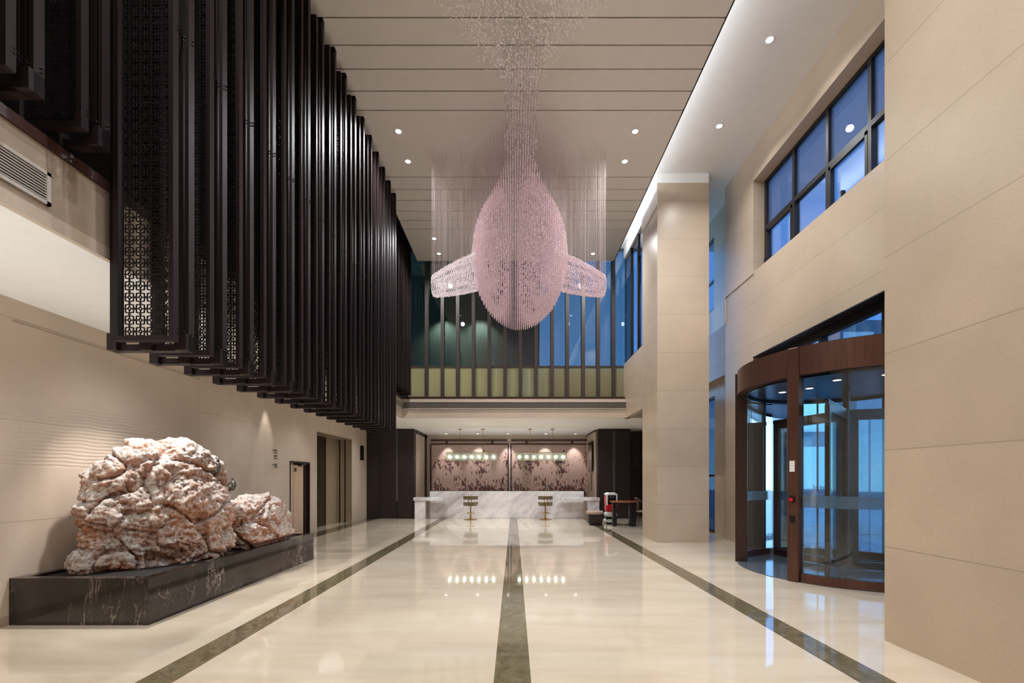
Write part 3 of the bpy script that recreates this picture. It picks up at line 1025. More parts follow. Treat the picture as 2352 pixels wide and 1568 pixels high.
def make_screen(name, label, group, xr, zb, zt):
    """xr = right edge; frame hangs parallel to the picture plane; origin at x=0,y=0"""
    W = 0.665
    xl = xr - W
    t = thing(name, label, 'lattice screen', (0, 0, 0), 0, group)
    o = MB()      # outer back frame
    o.box(xl, xl + 0.045, 0.0, 0.07, zb, zt)
    o.box(xr - 0.09, xr - 0.045, 0.0, 0.07, zb + 0.1, zt)
    o.box(xr - 0.03, xr, 0.0, 0.07, zb, zt)
    o.box(xl, xr, 0.0, 0.07, zb, zb + 0.055)
    o.box(xl, xr, 0.0, 0.07, zt - 0.08, zt)
    o.box(xl, xl + 0.08, -0.03, 0.07, zb, zb + 0.14)
    o.box(xr - 0.10, xr, -0.03, 0.07, zb, zb + 0.14)
    o.box(xl + 0.27, xl + 0.37, -0.03, 0.06, zb, zb + 0.11)
    o.build('outer_frame', M['screen'], t)
    f = MB()      # front frame
    fl, fr_ = xl + 0.15, xr - 0.025
    zf = zb + 0.045
    f.box(fl, fl + 0.04, -0.14, -0.08, zf, zt - 0.1)
    f.box(fr_ - 0.04, fr_, -0.14, -0.08, zf, zt - 0.1)
    f.box(fl + 0.04, fr_ - 0.04, -0.14, -0.08, zf, zf + 0.04)
    f.box(fl + 0.04, fr_ - 0.04, -0.14, -0.08, zt - 0.16, zt - 0.1)
    f.build('inner_frame', M['screen'], t)
    lattice(fl + 0.03, fr_ - 0.03, zf + 0.03, zt - 0.14, -0.115).build('lattice_panel', M['screen_in'], t)
    for dz in ((0.13, 2.62) if zb < 3 else (0.16,)):
        for q in (0.0, 0.03):
            MB().tube([(xl - 0.015, 0.035, zb + dz + q), (xl + 0.06, 0.02, zb + dz + q), (fl, -0.085, zb + dz + q)], 0.006, 6).build('tie_rod', M['screen_in'], t)
            MB().tube([(fr_, -0.10, zb + dz + q), (xr - 0.05, 0.0, zb + dz + q), (xr + 0.012, 0.05, zb + dz + q)], 0.006, 6).build('tie_rod', M['screen_in'], t)
    return t


ordn = ['first', 'second', 'third', 'fourth', 'fifth', 'sixth', 'seventh', 'eighth', 'ninth', 'tenth', 'eleventh', 'twelfth', 'thirteenth', 'fourteenth', 'fifteenth', 'sixteenth']
XR = -2.745
sc0 = make_screen('lattice_screen', 'tall dark hanging lattice screen, first of the long row counting from the rock', 'tall lattice screens hanging in a row', XR, 2.575, 8.1)
sc0.location = (0, 3.82, 0)
for k in range(1, 16):
    dup(sc0, (0, 3.82 + 0.444 * k, 0), label='tall dark hanging lattice screen, %s of the long row counting from the rock' % (ordn[k] if k < 15 else 'last'))
s1 = make_screen('mezzanine_screen', 'short dark screen standing over the mezzanine rail above the air vent, outermost', 'short screens over the mezzanine rail', -3.13, 4.02, 8.5)
s1.location = (0, 2.95, 0)
dup(s1, (0, 3.44, 0), label='short dark screen over the mezzanine rail, between the air vent and the tall row')
for k in range(6):
    dup(s1, (0, 11.35 + 0.47 * k, 0), label='short dark screen over the mezzanine rail beyond the tall row, %s' % ('last before the dark glazing' if k == 5 else ordn[k] + ' after it'))

# ------------------------------------------------------------------ vents
def vent(name, label, loc_fn, L, H, nsl, mf, ms):
    t = thing(name, label, 'air vent')
    return t


v = thing('air_vent', 'white framed air vent on the mezzanine fascia under the brown rail', 'air vent')
x = XF + 0.02
y1 = 1040 * 3.43 / (HOR_X - 112)
y0 = y1 - 1.35
zb_, zt_ = 3.50, 3.74
MB().box(x, x + 0.004, y0, y1, zb_, zt_).build('backing', M['black'], v)
f = MB()
f.box(x, x + 0.02, y0, y1, zb_, zb_ + 0.025).box(x, x + 0.02, y0, y1, zt_ - 0.025, zt_)
f.box(x, x + 0.02, y0, y0 + 0.03, zb_, zt_).box(x, x + 0.02, y1 - 0.03, y1, zb_, zt_)
f.build('frame', M['grille'], v)
f = MB()
for i in range(9):
    z = zb_ + 0.035 + i * 0.0205
    f.box(x, x + 0.014, y0 + 0.03, y1 - 0.03, z, z + 0.007)
f.build('louvre', M['grille'], v)
v = thing('long_air_vent', 'long grey louvred air vent along the fascia over the reception', 'air vent')
MB().box(XF + 0.06, XW - 0.02, YB - 0.012, YB - 0.006, 3.63, 3.82).build('backing', M['grille_grey'], v)
f = MB()
f.box(XF + 0.04, XW, YB - 0.03, YB - 0.006, 3.61, 3.63).box(XF + 0.04, XW, YB - 0.03, YB - 0.006, 3.82, 3.84).box(XF + 0.04, XF + 0.06, YB - 0.03, YB - 0.006, 3.61, 3.84)
f.build('frame', M['grille'], v)
f = MB()
for i in range(8):
    z = 3.645 + i * 0.022
    f.box(XF + 0.06, XW - 0.02, YB - 0.022, YB - 0.012, z, z + 0.008)
f.build('louvre', M['grille_grey'], v)
v = thing('return_air_vent', 'grey louvred air vent on the mezzanine fascia end beside the lattice screens', 'air vent')
MB().box(XF + 0.021, XF + 0.027, 11.0, YB - 0.03, 3.63, 3.82).build('backing', M['grille_grey'], v)
f = MB()
f.box(XF + 0.021, XF + 0.04, 11.0, YB - 0.03, 3.61, 3.63).box(XF + 0.021, XF + 0.04, 11.0, YB - 0.03, 3.82, 3.84)
f.build('frame', M['grille'], v)

# ------------------------------------------------------------------ planter and rocks
pl = thing('planter', 'low black marble plinth with white veins holding the rocks', 'planter')
PX0, PX1, PY0, PY1, PH = XL + 0.01, -3.73, 4.62, 8.43, 0.48
pm = MB()
pm.box(PX0, PX1, PY0, PY0 + 0.10, 0, PH)
pm.box(PX1 - 0.10, PX1, PY0 + 0.10, PY1 - 0.10, 0, PH)
pm.box(PX0, PX0 + 0.1, PY0 + 0.1, 7.4, 0, PH)
pm.box(PX0 - 0.3, PX1, PY1 - 0.10, PY1, 0, PH)
pm.build('rim', M['marble_black'], pl)
MB().box(PX0 + 0.1, PX1 - 0.1, PY0 + 0.1, PY1 - 0.1, 0.0, PH - 0.03).build('bed', M['soil'], pl)


def make_rock(name, lobes, mat, label, voxel, seed, zmin):
    m = MB()
    for (px, py, Y, rp) in lobes:
        r = rp * Y / F
        rx = r * random.uniform(0.92, 1.05)
        m.ico((wx(px, Y), Y, wz(py, Y)), (rx, r * 1.0, r), n=20, m=12)
    o = m.build('tmp', mat)
    md = o.modifiers.new('r', 'REMESH')
    md.mode = 'VOXEL'
    md.voxel_size = voxel
    dg = bpy.context.evaluated_depsgraph_get()
    me = bpy.data.meshes.new_from_object(o.evaluated_get(dg))
    bpy.data.objects.remove(o)
    n = len(me.vertices)
    co = np.empty(n * 3)
    me.vertices.foreach_get('co', co)
    co = co.reshape(-1, 3)
    no = np.empty(n * 3)
    me.vertices.foreach_get('normal', no)
    no = no.reshape(-1, 3)
    off = Vector((seed * 3.1, seed * 1.7, seed * 5.3))
    for i in range(n):
        p = Vector(co[i])
        q = p + off
        a = noise.fractal(q * 1.9, 0.9, 2.1, 5)
        wq = q + Vector((noise.noise(q * 2.3), noise.noise(q * 2.3 + Vector((7, 3, 1))), noise.noise(q * 2.3 + Vector((1, 9, 4))))) * 0.22
        c1 = noise.voronoi(wq * 1.45)[0]
        crack = min(0.10, c1[1] - c1[0])
        c2 = noise.voronoi(wq * 5.5)[0]
        crack2 = min(0.12, c2[1] - c2[0])
        w = Vector((q.x * 0.7, q.y * 0.7, q.z * 3.0 + noise.noise(q * 1.6) * 1.6))
        st = noise.ridged_multi_fractal(w * 2.2, 0.9, 2.1, 5, 1.0, 2.0)
        fi = noise.fractal(q * 13, 0.7, 2.0, 5)
        pit = max(0.0, noise.noise(q * 4.2 + Vector((3, 3, 3))) - 0.32)
        d = a * 0.045 + (crack - 0.10) * 0.6 + (crack2 - 0.12) * 0.09 + (st - 1.1) * 0.022 + fi * 0.026 - pit * 0.16 + 0.02
        co[i] += no[i] * d
    co[:, 2] = np.maximum(co[:, 2], zmin)
    co[:, 0] = np.minimum(np.maximum(co[:, 0], XL + 0.03), PX1 - 0.105 + np.clip((co[:, 2] - PH - 0.04) * 2.0, 0, 0.12))
    low = co[:, 2] < PH + 0.04
    co[low, 0] = np.maximum(co[low, 0], PX0 + 0.105)
    co[low, 1] = np.clip(co[low, 1], PY0 + 0.105, PY1 - 0.105)
    me.vertices.foreach_set('co', co.ravel())
    me.materials.clear()
    me.materials.append(mat)
    me.polygons.foreach_set('use_smooth', [True] * len(me.polygons))
    me.update()
    ob = bpy.data.objects.new(name, me)
    COL.objects.link(ob)
    return tag(ob, label, 'rock')


def yr(px):
    return 4.98 + (px - 180) * 0.0036


main = []
for px, py, rp in ((198, 1296, 36), (230, 1290, 48), (285, 1290, 62), (350, 1282, 62), (410, 1268, 62), (460, 1245, 58), (495, 1235, 42),
                   (255, 1235, 52), (320, 1235, 70), (400, 1215, 80), (465, 1190, 66), (495, 1180, 40),
                   (222, 1185, 42), (262, 1180, 66), (330, 1165, 85), (410, 1150, 85), (470, 1140, 50),
                   (240, 1130, 46), (262, 1105, 58), (292, 1075, 52), (330, 1045, 38), (350, 1085, 72), (405, 1058, 54), (412, 1085, 68), (440, 1070, 48),
                   (470, 1085, 40), (480, 1110, 36), (315, 1035, 26)):
    main.append((px, py, yr(px), rp * 0.93))
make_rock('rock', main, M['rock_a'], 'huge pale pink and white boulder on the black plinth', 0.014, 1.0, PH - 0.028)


def yr2(px):
    return 6.62 + (px - 540) * 0.0085


small = [(px, py, yr2(px), rp) for px, py, rp in ((556, 1180, 34), (578, 1178, 40), (610, 1178, 40), (632, 1195, 34), (560, 1225, 40), (590, 1222, 46), (625, 1222, 40), (650, 1226, 24), (600, 1160, 24), (560, 1165, 24), (620, 1160, 20))]
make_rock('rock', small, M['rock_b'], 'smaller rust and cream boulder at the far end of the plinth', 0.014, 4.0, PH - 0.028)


def figurine(label, pose, loc, sc, rz):
    t = MB()
    for a in pose['limbs']:
        t.tube(a[0], a[1], 8)
    t.ico(pose['head'], (0.06, 0.07, 0.08), n=10, m=8)
    o = t.build('climber_figurine', M['pewter'], None, True)
    o.location = loc
    o.scale = (sc, sc, sc)
    o.rotation_euler = (0, 0, rz)
    return tag(o, label, 'figurine')


climb = {'limbs': [([(0, 0, 0.0), (0.06, 0, 0.22), (0.03, 0, 0.45), (0.0, 0, 0.52)], [0.09, 0.085, 0.10, 0.05]),
                   ([(0.03, -0.06, 0.42), (-0.10, -0.1, 0.50), (-0.32, -0.08, 0.66)], [0.045, 0.035, 0.025]),
                   ([(0.03, 0.06, 0.42), (0.0, 0.12, 0.62), (-0.16, 0.1, 0.80)], [0.045, 0.035, 0.025]),
                   ([(0, -0.05, 0.02), (-0.26, -0.08, 0.06), (-0.34, -0.08, -0.22)], [0.065, 0.05, 0.03]),
                   ([(0, 0.05, 0.0), (-0.2, 0.08, -0.10), (-0.36, 0.08, -0.42)], [0.065, 0.05, 0.03])], 'head': (0.0, 0, 0.62)}
lean = {'limbs': [([(0, 0, 0.0), (0.1, 0, 0.2), (0.06, 0, 0.42), (0.02, 0, 0.5)], [0.1, 0.12, 0.11, 0.05]),
                  ([(0.05, -0.06, 0.4), (-0.10, -0.1, 0.36), (-0.30, -0.05, 0.20)], [0.045, 0.035, 0.025]),
                  ([(0.05, 0.06, 0.4), (-0.06, 0.12, 0.42), (-0.28, 0.1, 0.34)], [0.045, 0.035, 0.025]),
                  ([(0, -0.05, 0.02), (-0.18, -0.08, -0.06), (-0.34, -0.08, 0.12), (-0.46, -0.08, 0.02)], [0.07, 0.05, 0.035, 0.02]),
                  ([(0, 0.05, 0.0), (-0.24, 0.08, 0.10), (-0.34, 0.08, -0.14), (-0.44, 0.08, -0.2)], [0.07, 0.05, 0.035, 0.02])], 'head': (0.0, 0, 0.6)}
FY1, FY2 = 6.0, 6.16
figurine('small pewter climbing figure on the boulder shoulder, reaching upward', climb, (wx(497, FY1) + 0.03, FY1 - 0.02, wz(1084, FY1)), 0.25, 0.1)
figurine('small pewter climbing figure leaning out from the boulder below the other', lean, (wx(531, FY2) + 0.03, FY2 - 0.02, wz(1124, FY2)), 0.24, -0.1)

# ------------------------------------------------------------------ lift, service door, wall signs
lf = thing('door_1', 'bronze lift doors recessed in the limestone wall', 'lift door', kind='structure')
XE = -6.02
MB().box(XE - 0.05, XE, 12.66, 14.45, 0.0, 2.82).build('door_panel', M['steel_dark'], lf)
MB().box(XE - 0.05, XE + 0.005, 14.46, 15.34, 0.0, 2.82).build('door_panel', M['steel'], lf)
MB().box(XE - 0.04, XE + 0.012, 14.42, 14.48, 0.0, 2.82).build('door_seam', M['bronze_dark'], lf)
MB().box(XE + 0.02, XL2, 15.355, 15.359, 0, 2.82).build('jamb_lining', M['steel'], lf)
MB().box(XE + 0.10, XE + 0.13, 15.33, 15.355, 0.0, 2.82).build('jamb_strip', M['black'], lf)
MB().box(XE + 0.28, XE + 0.31, 15.33, 15.355, 0.0, 2.82).build('jamb_strip', M['black'], lf)
MB().box(XE, XL2, 12.645, 15.355, 2.80, 2.819).build('lintel_lining', M['steel'], lf)
d2 = thing('door_2', 'cream service door in a dark frame beside the lift', 'door', kind='structure')
XD = XL2 - 0.05
f = MB()
f.box(XD - 0.03, XL2 + 0.008, 11.10, 11.15, 0, 1.93).box(XD - 0.03, XL2 + 0.008, 12.15, 12.20, 0, 1.93).box(XD - 0.03, XL2 + 0.008, 11.15, 12.15, 1.88, 1.93)
f.build('door_frame', M['wood'], d2)
MB().box(XD - 0.03, XD, 11.15, 11.38, 0, 1.88).build('side_leaf', M['cream'], d2)
lf2 = MB().box(XD - 0.03, XD, 11.40, 11.92, 0, 1.84).build('door_leaf', M['cream'], d2)
MB().box(XD - 0.04, XD - 0.01, 11.38, 11.40, 0, 1.88).build('leaf_gap', M['sign'], d2)
MB().box(XD - 0.12, XD - 0.05, 11.92, 12.15, 0, 1.88).build('shadow_lining', M['maroon'], d2)
MB().box(XD, XD + 0.006, 11.42, 11.55, wz(1083, 11.48), wz(1074, 11.48)).build('sign_plate', M['signplate'], lf2)
c = MB().box(XD, XD + 0.03, 11.65, 11.80, 1.80, 1.84).tube([(XD + 0.02, 11.72, 1.82), (XD + 0.10, 11.85, 1.87), (XD + 0.02, 12.05, 1.885)], 0.008, 6)
c.build('door_closer', M['strip'], lf2)

for i, (py, lab) in enumerate(((1035, 'dark wall lettering with an arrow, topmost line of three by the service door'), (1048, 'dark wall lettering, middle line of three by the service door'), (1068, 'dark wall lettering with an arrow, lowest line of three by the service door'))):
    Yc = 10.35
    t = thing('wall_sign', lab, 'wall sign', (XL2, 0, 0), 0, 'direction lettering beside the service door')
    zc = wz(py + 3, Yc)
    m = MB()
    rnd = random.Random(i)
    for k in range(3):      # strokes of three characters
        yb = Yc + 0.02 + k * 0.05
        m.box(0.001, 0.006, yb, yb + 0.036, zc + 0.05, zc + 0.057)
        m.box(0.001, 0.006, yb + 0.014, yb + 0.022, zc + 0.02, zc + 0.072)
        m.box(0.001, 0.006, yb + rnd.uniform(0, .01), yb + 0.03, zc + 0.026, zc + 0.033)
        m.box(0.001, 0.006, yb, yb + 0.007, zc + 0.02, zc + 0.06)
    m.build('characters', M['sign'], t)
    m = MB()
    for k in range(8):
        yb = Yc + 0.01 + k * 0.022
        m.box(0.001, 0.006, yb, yb + 0.014, zc - 0.022, zc - 0.004)
    m.build('small_text', M['sign'], t)
    if i != 1:
        m = MB().add([(0.004, Yc - 0.06, zc + 0.045), (0.004, Yc - 0.03, zc + 0.065), (0.004, Yc - 0.03, zc + 0.025)], [(0, 1, 2)])
        m.box(0.001, 0.006, Yc - 0.03, Yc - 0.012, zc + 0.04, zc + 0.05)
        m.build('arrow', M['sign'], t)
ip = thing('lift_sign', 'slim black floor indicator on the wall beyond the lift', 'lift indicator', (XL2, 0, 0))
ya, yb2 = 5.5 * F / (HOR_X - 827), 5.5 * F / (HOR_X - 834)
MB().box(0.001, 0.03, ya, yb2, wz(1056, 16.1), wz(1022, 16.1)).build('housing', M['blackplast'], ip)
MB().box(0.03, 0.033, ya + 0.05, yb2 - 0.05, wz(1046, 16.1), wz(1028, 16.1)).build('display', M['screen_tv'], ip)

# ------------------------------------------------------------------ reception
def wardrobe(label, x0, x1, gaps, name='wall_cabinet'):
    t = thing(name, label, 'cabinet')
    MB().box(x0, x1, 16.93, 17.29, 0, ZS - 0.003).build('carcass', M['wood'], t)
    e = [x0 + 0.01] + gaps + [x1 - 0.01]
    for i in range(len(e) - 1):
        MB().bev(e[i] + 0.012, e[i + 1] - 0.012, 16.90, 16.93, 0.03, ZS - 0.04, 0.006).build('door', M['wood'], t)
    return t


t = wardrobe('espresso timber cabinet wall between the lift and the reception', -5.6, -3.745, [-5.0, -4.36], 'wall_cabinet')
MB().box(-4.40, -4.32, 16.87, 16.90, 0.66, ZS - 0.06).build('pull_bar', M['strip'], t)
t = wardrobe('espresso timber cabinet wall behind the red robot and table', wx(1374, 16.9), wx(1448, 16.9), [wx(1409, 16.9)], 'wall_cabinet')
MB().box(wx(1407, 16.9), wx(1413, 16.9), 16.87, 16.90, 0.5, ZS - 0.06).build('pull_bar', M['strip'], t)
t = wardrobe('dark recessed timber cabinet in the corner beyond the table', wx(1448, 16.9) + 0.02, 5.48, [5.0], 'corner_cabinet')
t.location = (0, 0.9, 0)

for i, (p0, p1, lab) in enumerate(((991, 1166, 'pink slatted mural panel with brown leaf flecks beside the cabinet wall by the lift'), (1175, 1349, 'pink slatted mural panel with brown leaf flecks next to the television'))):
    Y = 19.36
    x0, x1 = wx(p0, Y), wx(p1, Y)
    z0, z1 = 0.75, wz(1021, Y)
    mt = thing('mural_panel', lab, 'wall art', (0, 0, 0), 0, 'mural panels behind the desk')
    MB().box(x0, x1, Y, Y + 0.035, z0, z1).build('picture_face', mural_mat('mural %d' % i, x0, x1 - x0, z0, z1 - z0), mt)
    f = MB()
    f.box(x0 - 0.05, x0, Y - 0.03, Y + 0.035, z0, z1 + 0.05).box(x1, x1 + 0.05, Y - 0.03, Y + 0.035, z0, z1 + 0.05).box(x0, x1, Y - 0.03, Y + 0.035, z1, z1 + 0.05)
    f.build('frame', M['maroon'], mt)
    MB().tube([(x0 - 0.02, Y - 0.02, z1 + 0.19), (x1 - 0.02, Y - 0.02, z1 + 0.19)], 0.035, 8).build('top_rail', M['maroon'], mt)
    for fx in (0.2, 0.8):
        xm = x0 + (x1 - x0) * fx
        MB().box(xm - 0.04, xm + 0.04, Y - 0.04, Y + 0.03, z1 + 0.05, z1 + 0.18).build('rail_bracket', M['maroon'], mt)
struct('trim_3', MB().box(wx(1166.5, 19.36) + 0.06, wx(1174.5, 19.36) - 0.06, 19.36, 19.399, 0, 2.97), M['white'], 'pale strip of wall between the mural panels', 'trim')

tv = thing('television', 'slim black television on the reception side wall', 'television')
MB().bev(3.03, 3.075, 17.62, 18.5, wz(1083, 18), wz(1014, 18), 0.008).build('casing', M['blackplast'], tv)
MB().box(3.024, 3.03, 17.65, 18.47, wz(1081, 18), wz(1016, 18)).build('display', M['screen_tv'], tv)
MB().box(3.075, 3.108, 17.95, 18.15, wz(1060, 18), wz(1040, 18)).build('bracket', M['strip'], tv)
MB().tube([(3.09, 18.05, wz(1060, 18)), (3.095, 18.05, 1.0)], 0.012, 6).build('cable_cover', M['strip'], tv)

ds = thing('reception_desk', 'long white marble reception desk with lower wings', 'reception desk')
DX0, DX1 = wx(987, 16.96), wx(1341, 16.96)
d = MB()
d.bev(DX0, DX1, 16.96, 17.06, 0, 1.0, 0.008)
d.box(DX0, DX1, 16.97, 17.5, 1.0 - 0.04, 1.008)
d.build('front_panel', M['marble_white'], ds)
MB().box(DX0 + 0.02, DX1 - 0.02, 17.1, 17.6, 0, 0.74).build('counter_body', M['wood'], ds)
for a, b_, leg0, leg1 in ((wx(949, 16.5), DX0 + 0.55, wx(952, 16.5), wx(976, 16.5)), (DX1 - 0.9, wx(1378, 16.5), wx(1350, 16.5), wx(1377, 16.5))):
    w = MB().bev(a, b_, 16.5, 16.86, 0.68, 0.80, 0.008).build('wing_top', M['marble_white'], ds)
    MB().box(leg0, leg1, 16.53, 16.85, 0, 0.679).build('wing_leg', M['marble_white'], ds)
    MB().box(leg0 + 0.03, leg1 - 0.03, 16.855, 16.88, 0.05, 0.67).build('wing_back', M['strip'], ds)


def stool(px, label):
    t = thing('bar_stool', label, 'bar stool', (wx(px, 16.42), 16.42, 0), 0, 'gold stools at the reception desk')
    MB().lathe([(0.001, 0.0), (0.24, 0.0), (0.24, 0.012), (0.06, 0.04), (0.03, 0.07), (0.001, 0.07)], n=28).build('base', M['gold'], t, True)
    MB().lathe([(0.024, 0.07), (0.024, 0.52)], n=12).build('pole', M['gold'], t, True)
    MB().tube([(0.15 * math.cos(a), 0.15 * math.sin(a) - 0.0, 0.24) for a in [2 * PI * k / 20 for k in range(21)]], 0.01, 6).tube([(-0.15, 0, 0.24), (0.15, 0, 0.24)], 0.008, 6).build('footrest', M['gold'], t, True)
    MB().bev(-0.25, 0.25, -0.2, 0.24, 0.51, 0.60, 0.03).build('seat', M['olive'], t)

    def band(z0, z1):
        pts = []
        b = MB()
        n = 14
        vs = []
        for k in range(n + 1):
            a = PI + PI * k / n
            for (rx, ry) in ((0.265, 0.23), (0.225, 0.19)):
                for z in (z0, z1):
                    vs.append((rx * math.cos(a), ry * math.sin(a), z))
        fs = []
        for k in range(n):
            i = k * 4
            j = i + 4
            fs += [(i, j, j + 1, i + 1), (i + 2, i + 3, j + 3, j + 2), (i + 1, j + 1, j + 3, i + 3), (i, i + 2, j + 2, j)]
        fs += [(0, 1, 3, 2), (n * 4, n * 4 + 2, n * 4 + 3, n * 4 + 1)]
        return b.add(vs, fs)
    band(0.545, 0.64).build('lower_back_band', M['olive'], t, True)
    band(0.735, 0.86).build('upper_back_band', M['olive'], t, True)
    for sx in (-0.05, 0.05):
        MB().tube([(sx, -0.235, 0.50), (sx, -0.237, 0.87)], 0.012, 8).build('back_strut', M['gold'], t)
    return t


stool(1081, 'gold pedestal stool with olive banded back under the first pendant light')
s2 = dup([o for o in COL.objects if o.name == 'bar_stool'][0], (wx(1252.5, 16.42), 16.42, 0), label='gold pedestal stool with olive banded back under the pendant by the television')


def pendant(px0, px1, rods, label):
    Y = 17.0
    x0, x1 = wx(px0, Y), wx(px1, Y)
    z0, z1 = wz(1057.5, Y), wz(1039, Y)
    t = thing('pendant_light', label, 'pendant light', (0, 0, 0), 0, 'linear glass pendants over the desk')
    n = 7
    w = (x1 - x0) / n
    d = 0.13
    bar = MB().box(x0, x1, Y - 0.012, Y + 0.012, z1, z1 + 0.02)
    bar.build('bar', M['gold'], t)
    for p in rods:
        xr_ = wx(p, Y)
        MB().tube([(xr_, Y, z1 + 0.02), (xr_, Y, ZS - 0.02)], 0.008, 6).build('rod', M['gold'], t)
        MB().lathe([(0.001, ZS - 0.03), (0.07, ZS - 0.03), (0.07, ZS), (0.001, ZS)], xr_, Y, 16).build('ceiling_rose', M['gold'], t)
    for i in range(n):
        a, b = x0 + i * w + 0.012, x0 + (i + 1) * w - 0.012
        k = 0.008
        g = MB()
        g.box(a, b, Y - d, Y - d + k, z0, z1).box(a, b, Y + d - k, Y + d, z0, z1).box(a, a + k, Y - d + k, Y + d - k, z0, z1).box(b - k, b, Y - d + k, Y + d - k, z0, z1).box(a + k, b - k, Y - d + k, Y + d - k, z0, z0 + k)
        s = g.build('glass_shade', M['pend_glass'], t)
        MB().ico(((a + b) / 2, Y, (z0 + z1) / 2 - 0.01), (0.055, 0.055, 0.06), n=12, m=8).build('bulb', M['bulb'], s, True)
        MB().tube([((a + b) / 2, Y, (z0 + z1) / 2 + 0.04), ((a + b) / 2, Y, z1 + 0.005)], 0.02, 8).build('socket', M['gold'], s)
    return t


pendant(1024.5, 1142, (1057, 1109), 'row of seven lit glass cubes hanging before the mural by the lift side')
pendant(1184.5, 1302, (1217.5, 1269), 'row of seven lit glass cubes hanging before the mural near the television')

# delivery robot
rb = thing('delivery_robot', 'red and white service robot with black face beside the round table', 'robot', (wx(1402, 14.9), 14.9, 0))
MB().bev(-0.19, 0.19, -0.2, 0.2, 0.03, 0.20, 0.05).build('base', M['whiteplast'], rb)
MB().box(-0.17, 0.17, -0.18, 0.18, 0.0, 0.235).build('shadow_gap', M['blackplast'], rb)
MB().bev(-0.18, 0.18, -0.19, 0.19, 0.235, 0.40, 0.04).build('lower_body', M['whiteplast'], rb)
MB().bev(-0.17, 0.17, -0.18, 0.18, 0.40, 0.98, 0.05).build('body', M['red'], rb)
h = MB().bev(-0.19, 0.19, -0.14, 0.19, 0.92, 1.03, 0.05)
h.box(-0.165, -0.125, -0.2, 0.0, 0.62, 0.95).box(0.145, 0.19, -0.2, 0.0, 0.62, 0.95).box(-0.125, 0.19, -0.2, -0.10, 0.95, 1.0)
h.build('head_shell', M['whiteplast'], rb)
fp = MB().box(-0.124, 0.144, -0.197, -0.18, 0.66, 0.95).build('face_screen', M['screen_tv'], rb)
MB().box(-0.06, -0.03, -0.2, -0.197, 0.88, 0.90).build('eye_light', M['whiteplast'], fp)
MB().box(0.04, 0.07, -0.2, -0.197, 0.88, 0.90).build('eye_light', M['whiteplast'], fp)

# round tea table
tx, ty = wx(1432, 14.2), 14.2
tb_ = thing('tea_table', 'dark table with red-brown oval top in front of the cabinet wall', 'table', (tx, ty, 0))
m = MB()
m.lathe([(0.001, 0.74), (0.40, 0.74), (0.43, 0.755), (0.43, 0.775), (0.40, 0.79), (0.001, 0.79)], n=40)
m.xf(Matrix.Diagonal((1.0, 0.75, 1, 1)))
m.build('tabletop', M['redwood'], tb_, True)
for x0, x1, y0, y1 in ((-0.36, -0.25, -0.12, 0.0), (0.16, 0.36, -0.18, -0.02), (0.2, 0.32, 0.08, 0.2), (-0.3, -0.2, 0.1, 0.2)):
    MB().bev(x0, x1, y0, y1, 0, 0.74, 0.012).build('leg', M['blackplast'], tb_)
MB().box(-0.3, 0.32, -0.08, 0.1, 0.66, 0.739).build('apron', M['wood'], tb_)
# pouf stool
pf = thing('pouf_stool', 'dark upholstered stool with taupe round cushion by the desk end', 'stool', (wx(1366, 14.6), 14.6, 0))
MB().bev(-0.22, 0.22, -0.2, 0.2, 0.03, 0.36, 0.03).build('body', M['wood'], pf)
MB().lathe([(0.001, 0.345), (0.25, 0.345), (0.28, 0.375), (0.28, 0.42), (0.25, 0.45), (0.001, 0.46)], n=28).build('cushion', M['cushion'], pf, True)
MB().lathe([(0.001, 0.0), (0.16, 0.0), (0.16, 0.03), (0.001, 0.03)], n=20).build('foot', M['blackplast'], pf)
# spindle chair half hidden by the column
ch = thing('spindle_chair', 'brown timber spindle armchair tucked behind the column at the table', 'chair', (4.16, 14.55, 0), rad(90))
MB().bev(-0.24, 0.24, -0.24, 0.24, 0.42, 0.46, 0.015).build('seat', M['cushion'], ch)
for sx in (-0.22, 0.22):
    for sy in (-0.22, 0.22):
        MB().tube([(sx, sy, 0), (sx, sy, 0.68 if sy < 0 else 0.85)], 0.016, 8).build('leg', M['chairwood'], ch)
MB().tube([(-0.24, -0.26, 0.68), (-0.24, 0.1, 0.74), (-0.2, 0.24, 0.86), (0, 0.27, 0.88), (0.2, 0.24, 0.86), (0.24, 0.1, 0.74), (0.24, -0.26, 0.68)], 0.018, 8).build('armrail', M['chairwood'], ch, True)
for z in (0.12, 0.2, 0.28):
    MB().tube([(-0.22, -0.22, z), (-0.22, 0.22, z)], 0.01, 6).tube([(0.22, -0.22, z), (0.22, 0.22, z)], 0.01, 6).tube([(-0.22, 0.22, z), (0.22, 0.22, z)], 0.01, 6).build('stretcher', M['chairwood'], ch)
for k in range(5):
    x = -0.16 + k * 0.08
    MB().tube([(x, 0.22, 0.46), (x, 0.25, 0.87)], 0.009, 6).build('back_spindle', M['chairwood'], ch)

# ------------------------------------------------------------------ whale chandelier of hanging crystals
WX = 0.12
chd = thing('whale_chandelier', 'giant pink whale made of hanging crystal strands under the ceiling', 'chandelier')


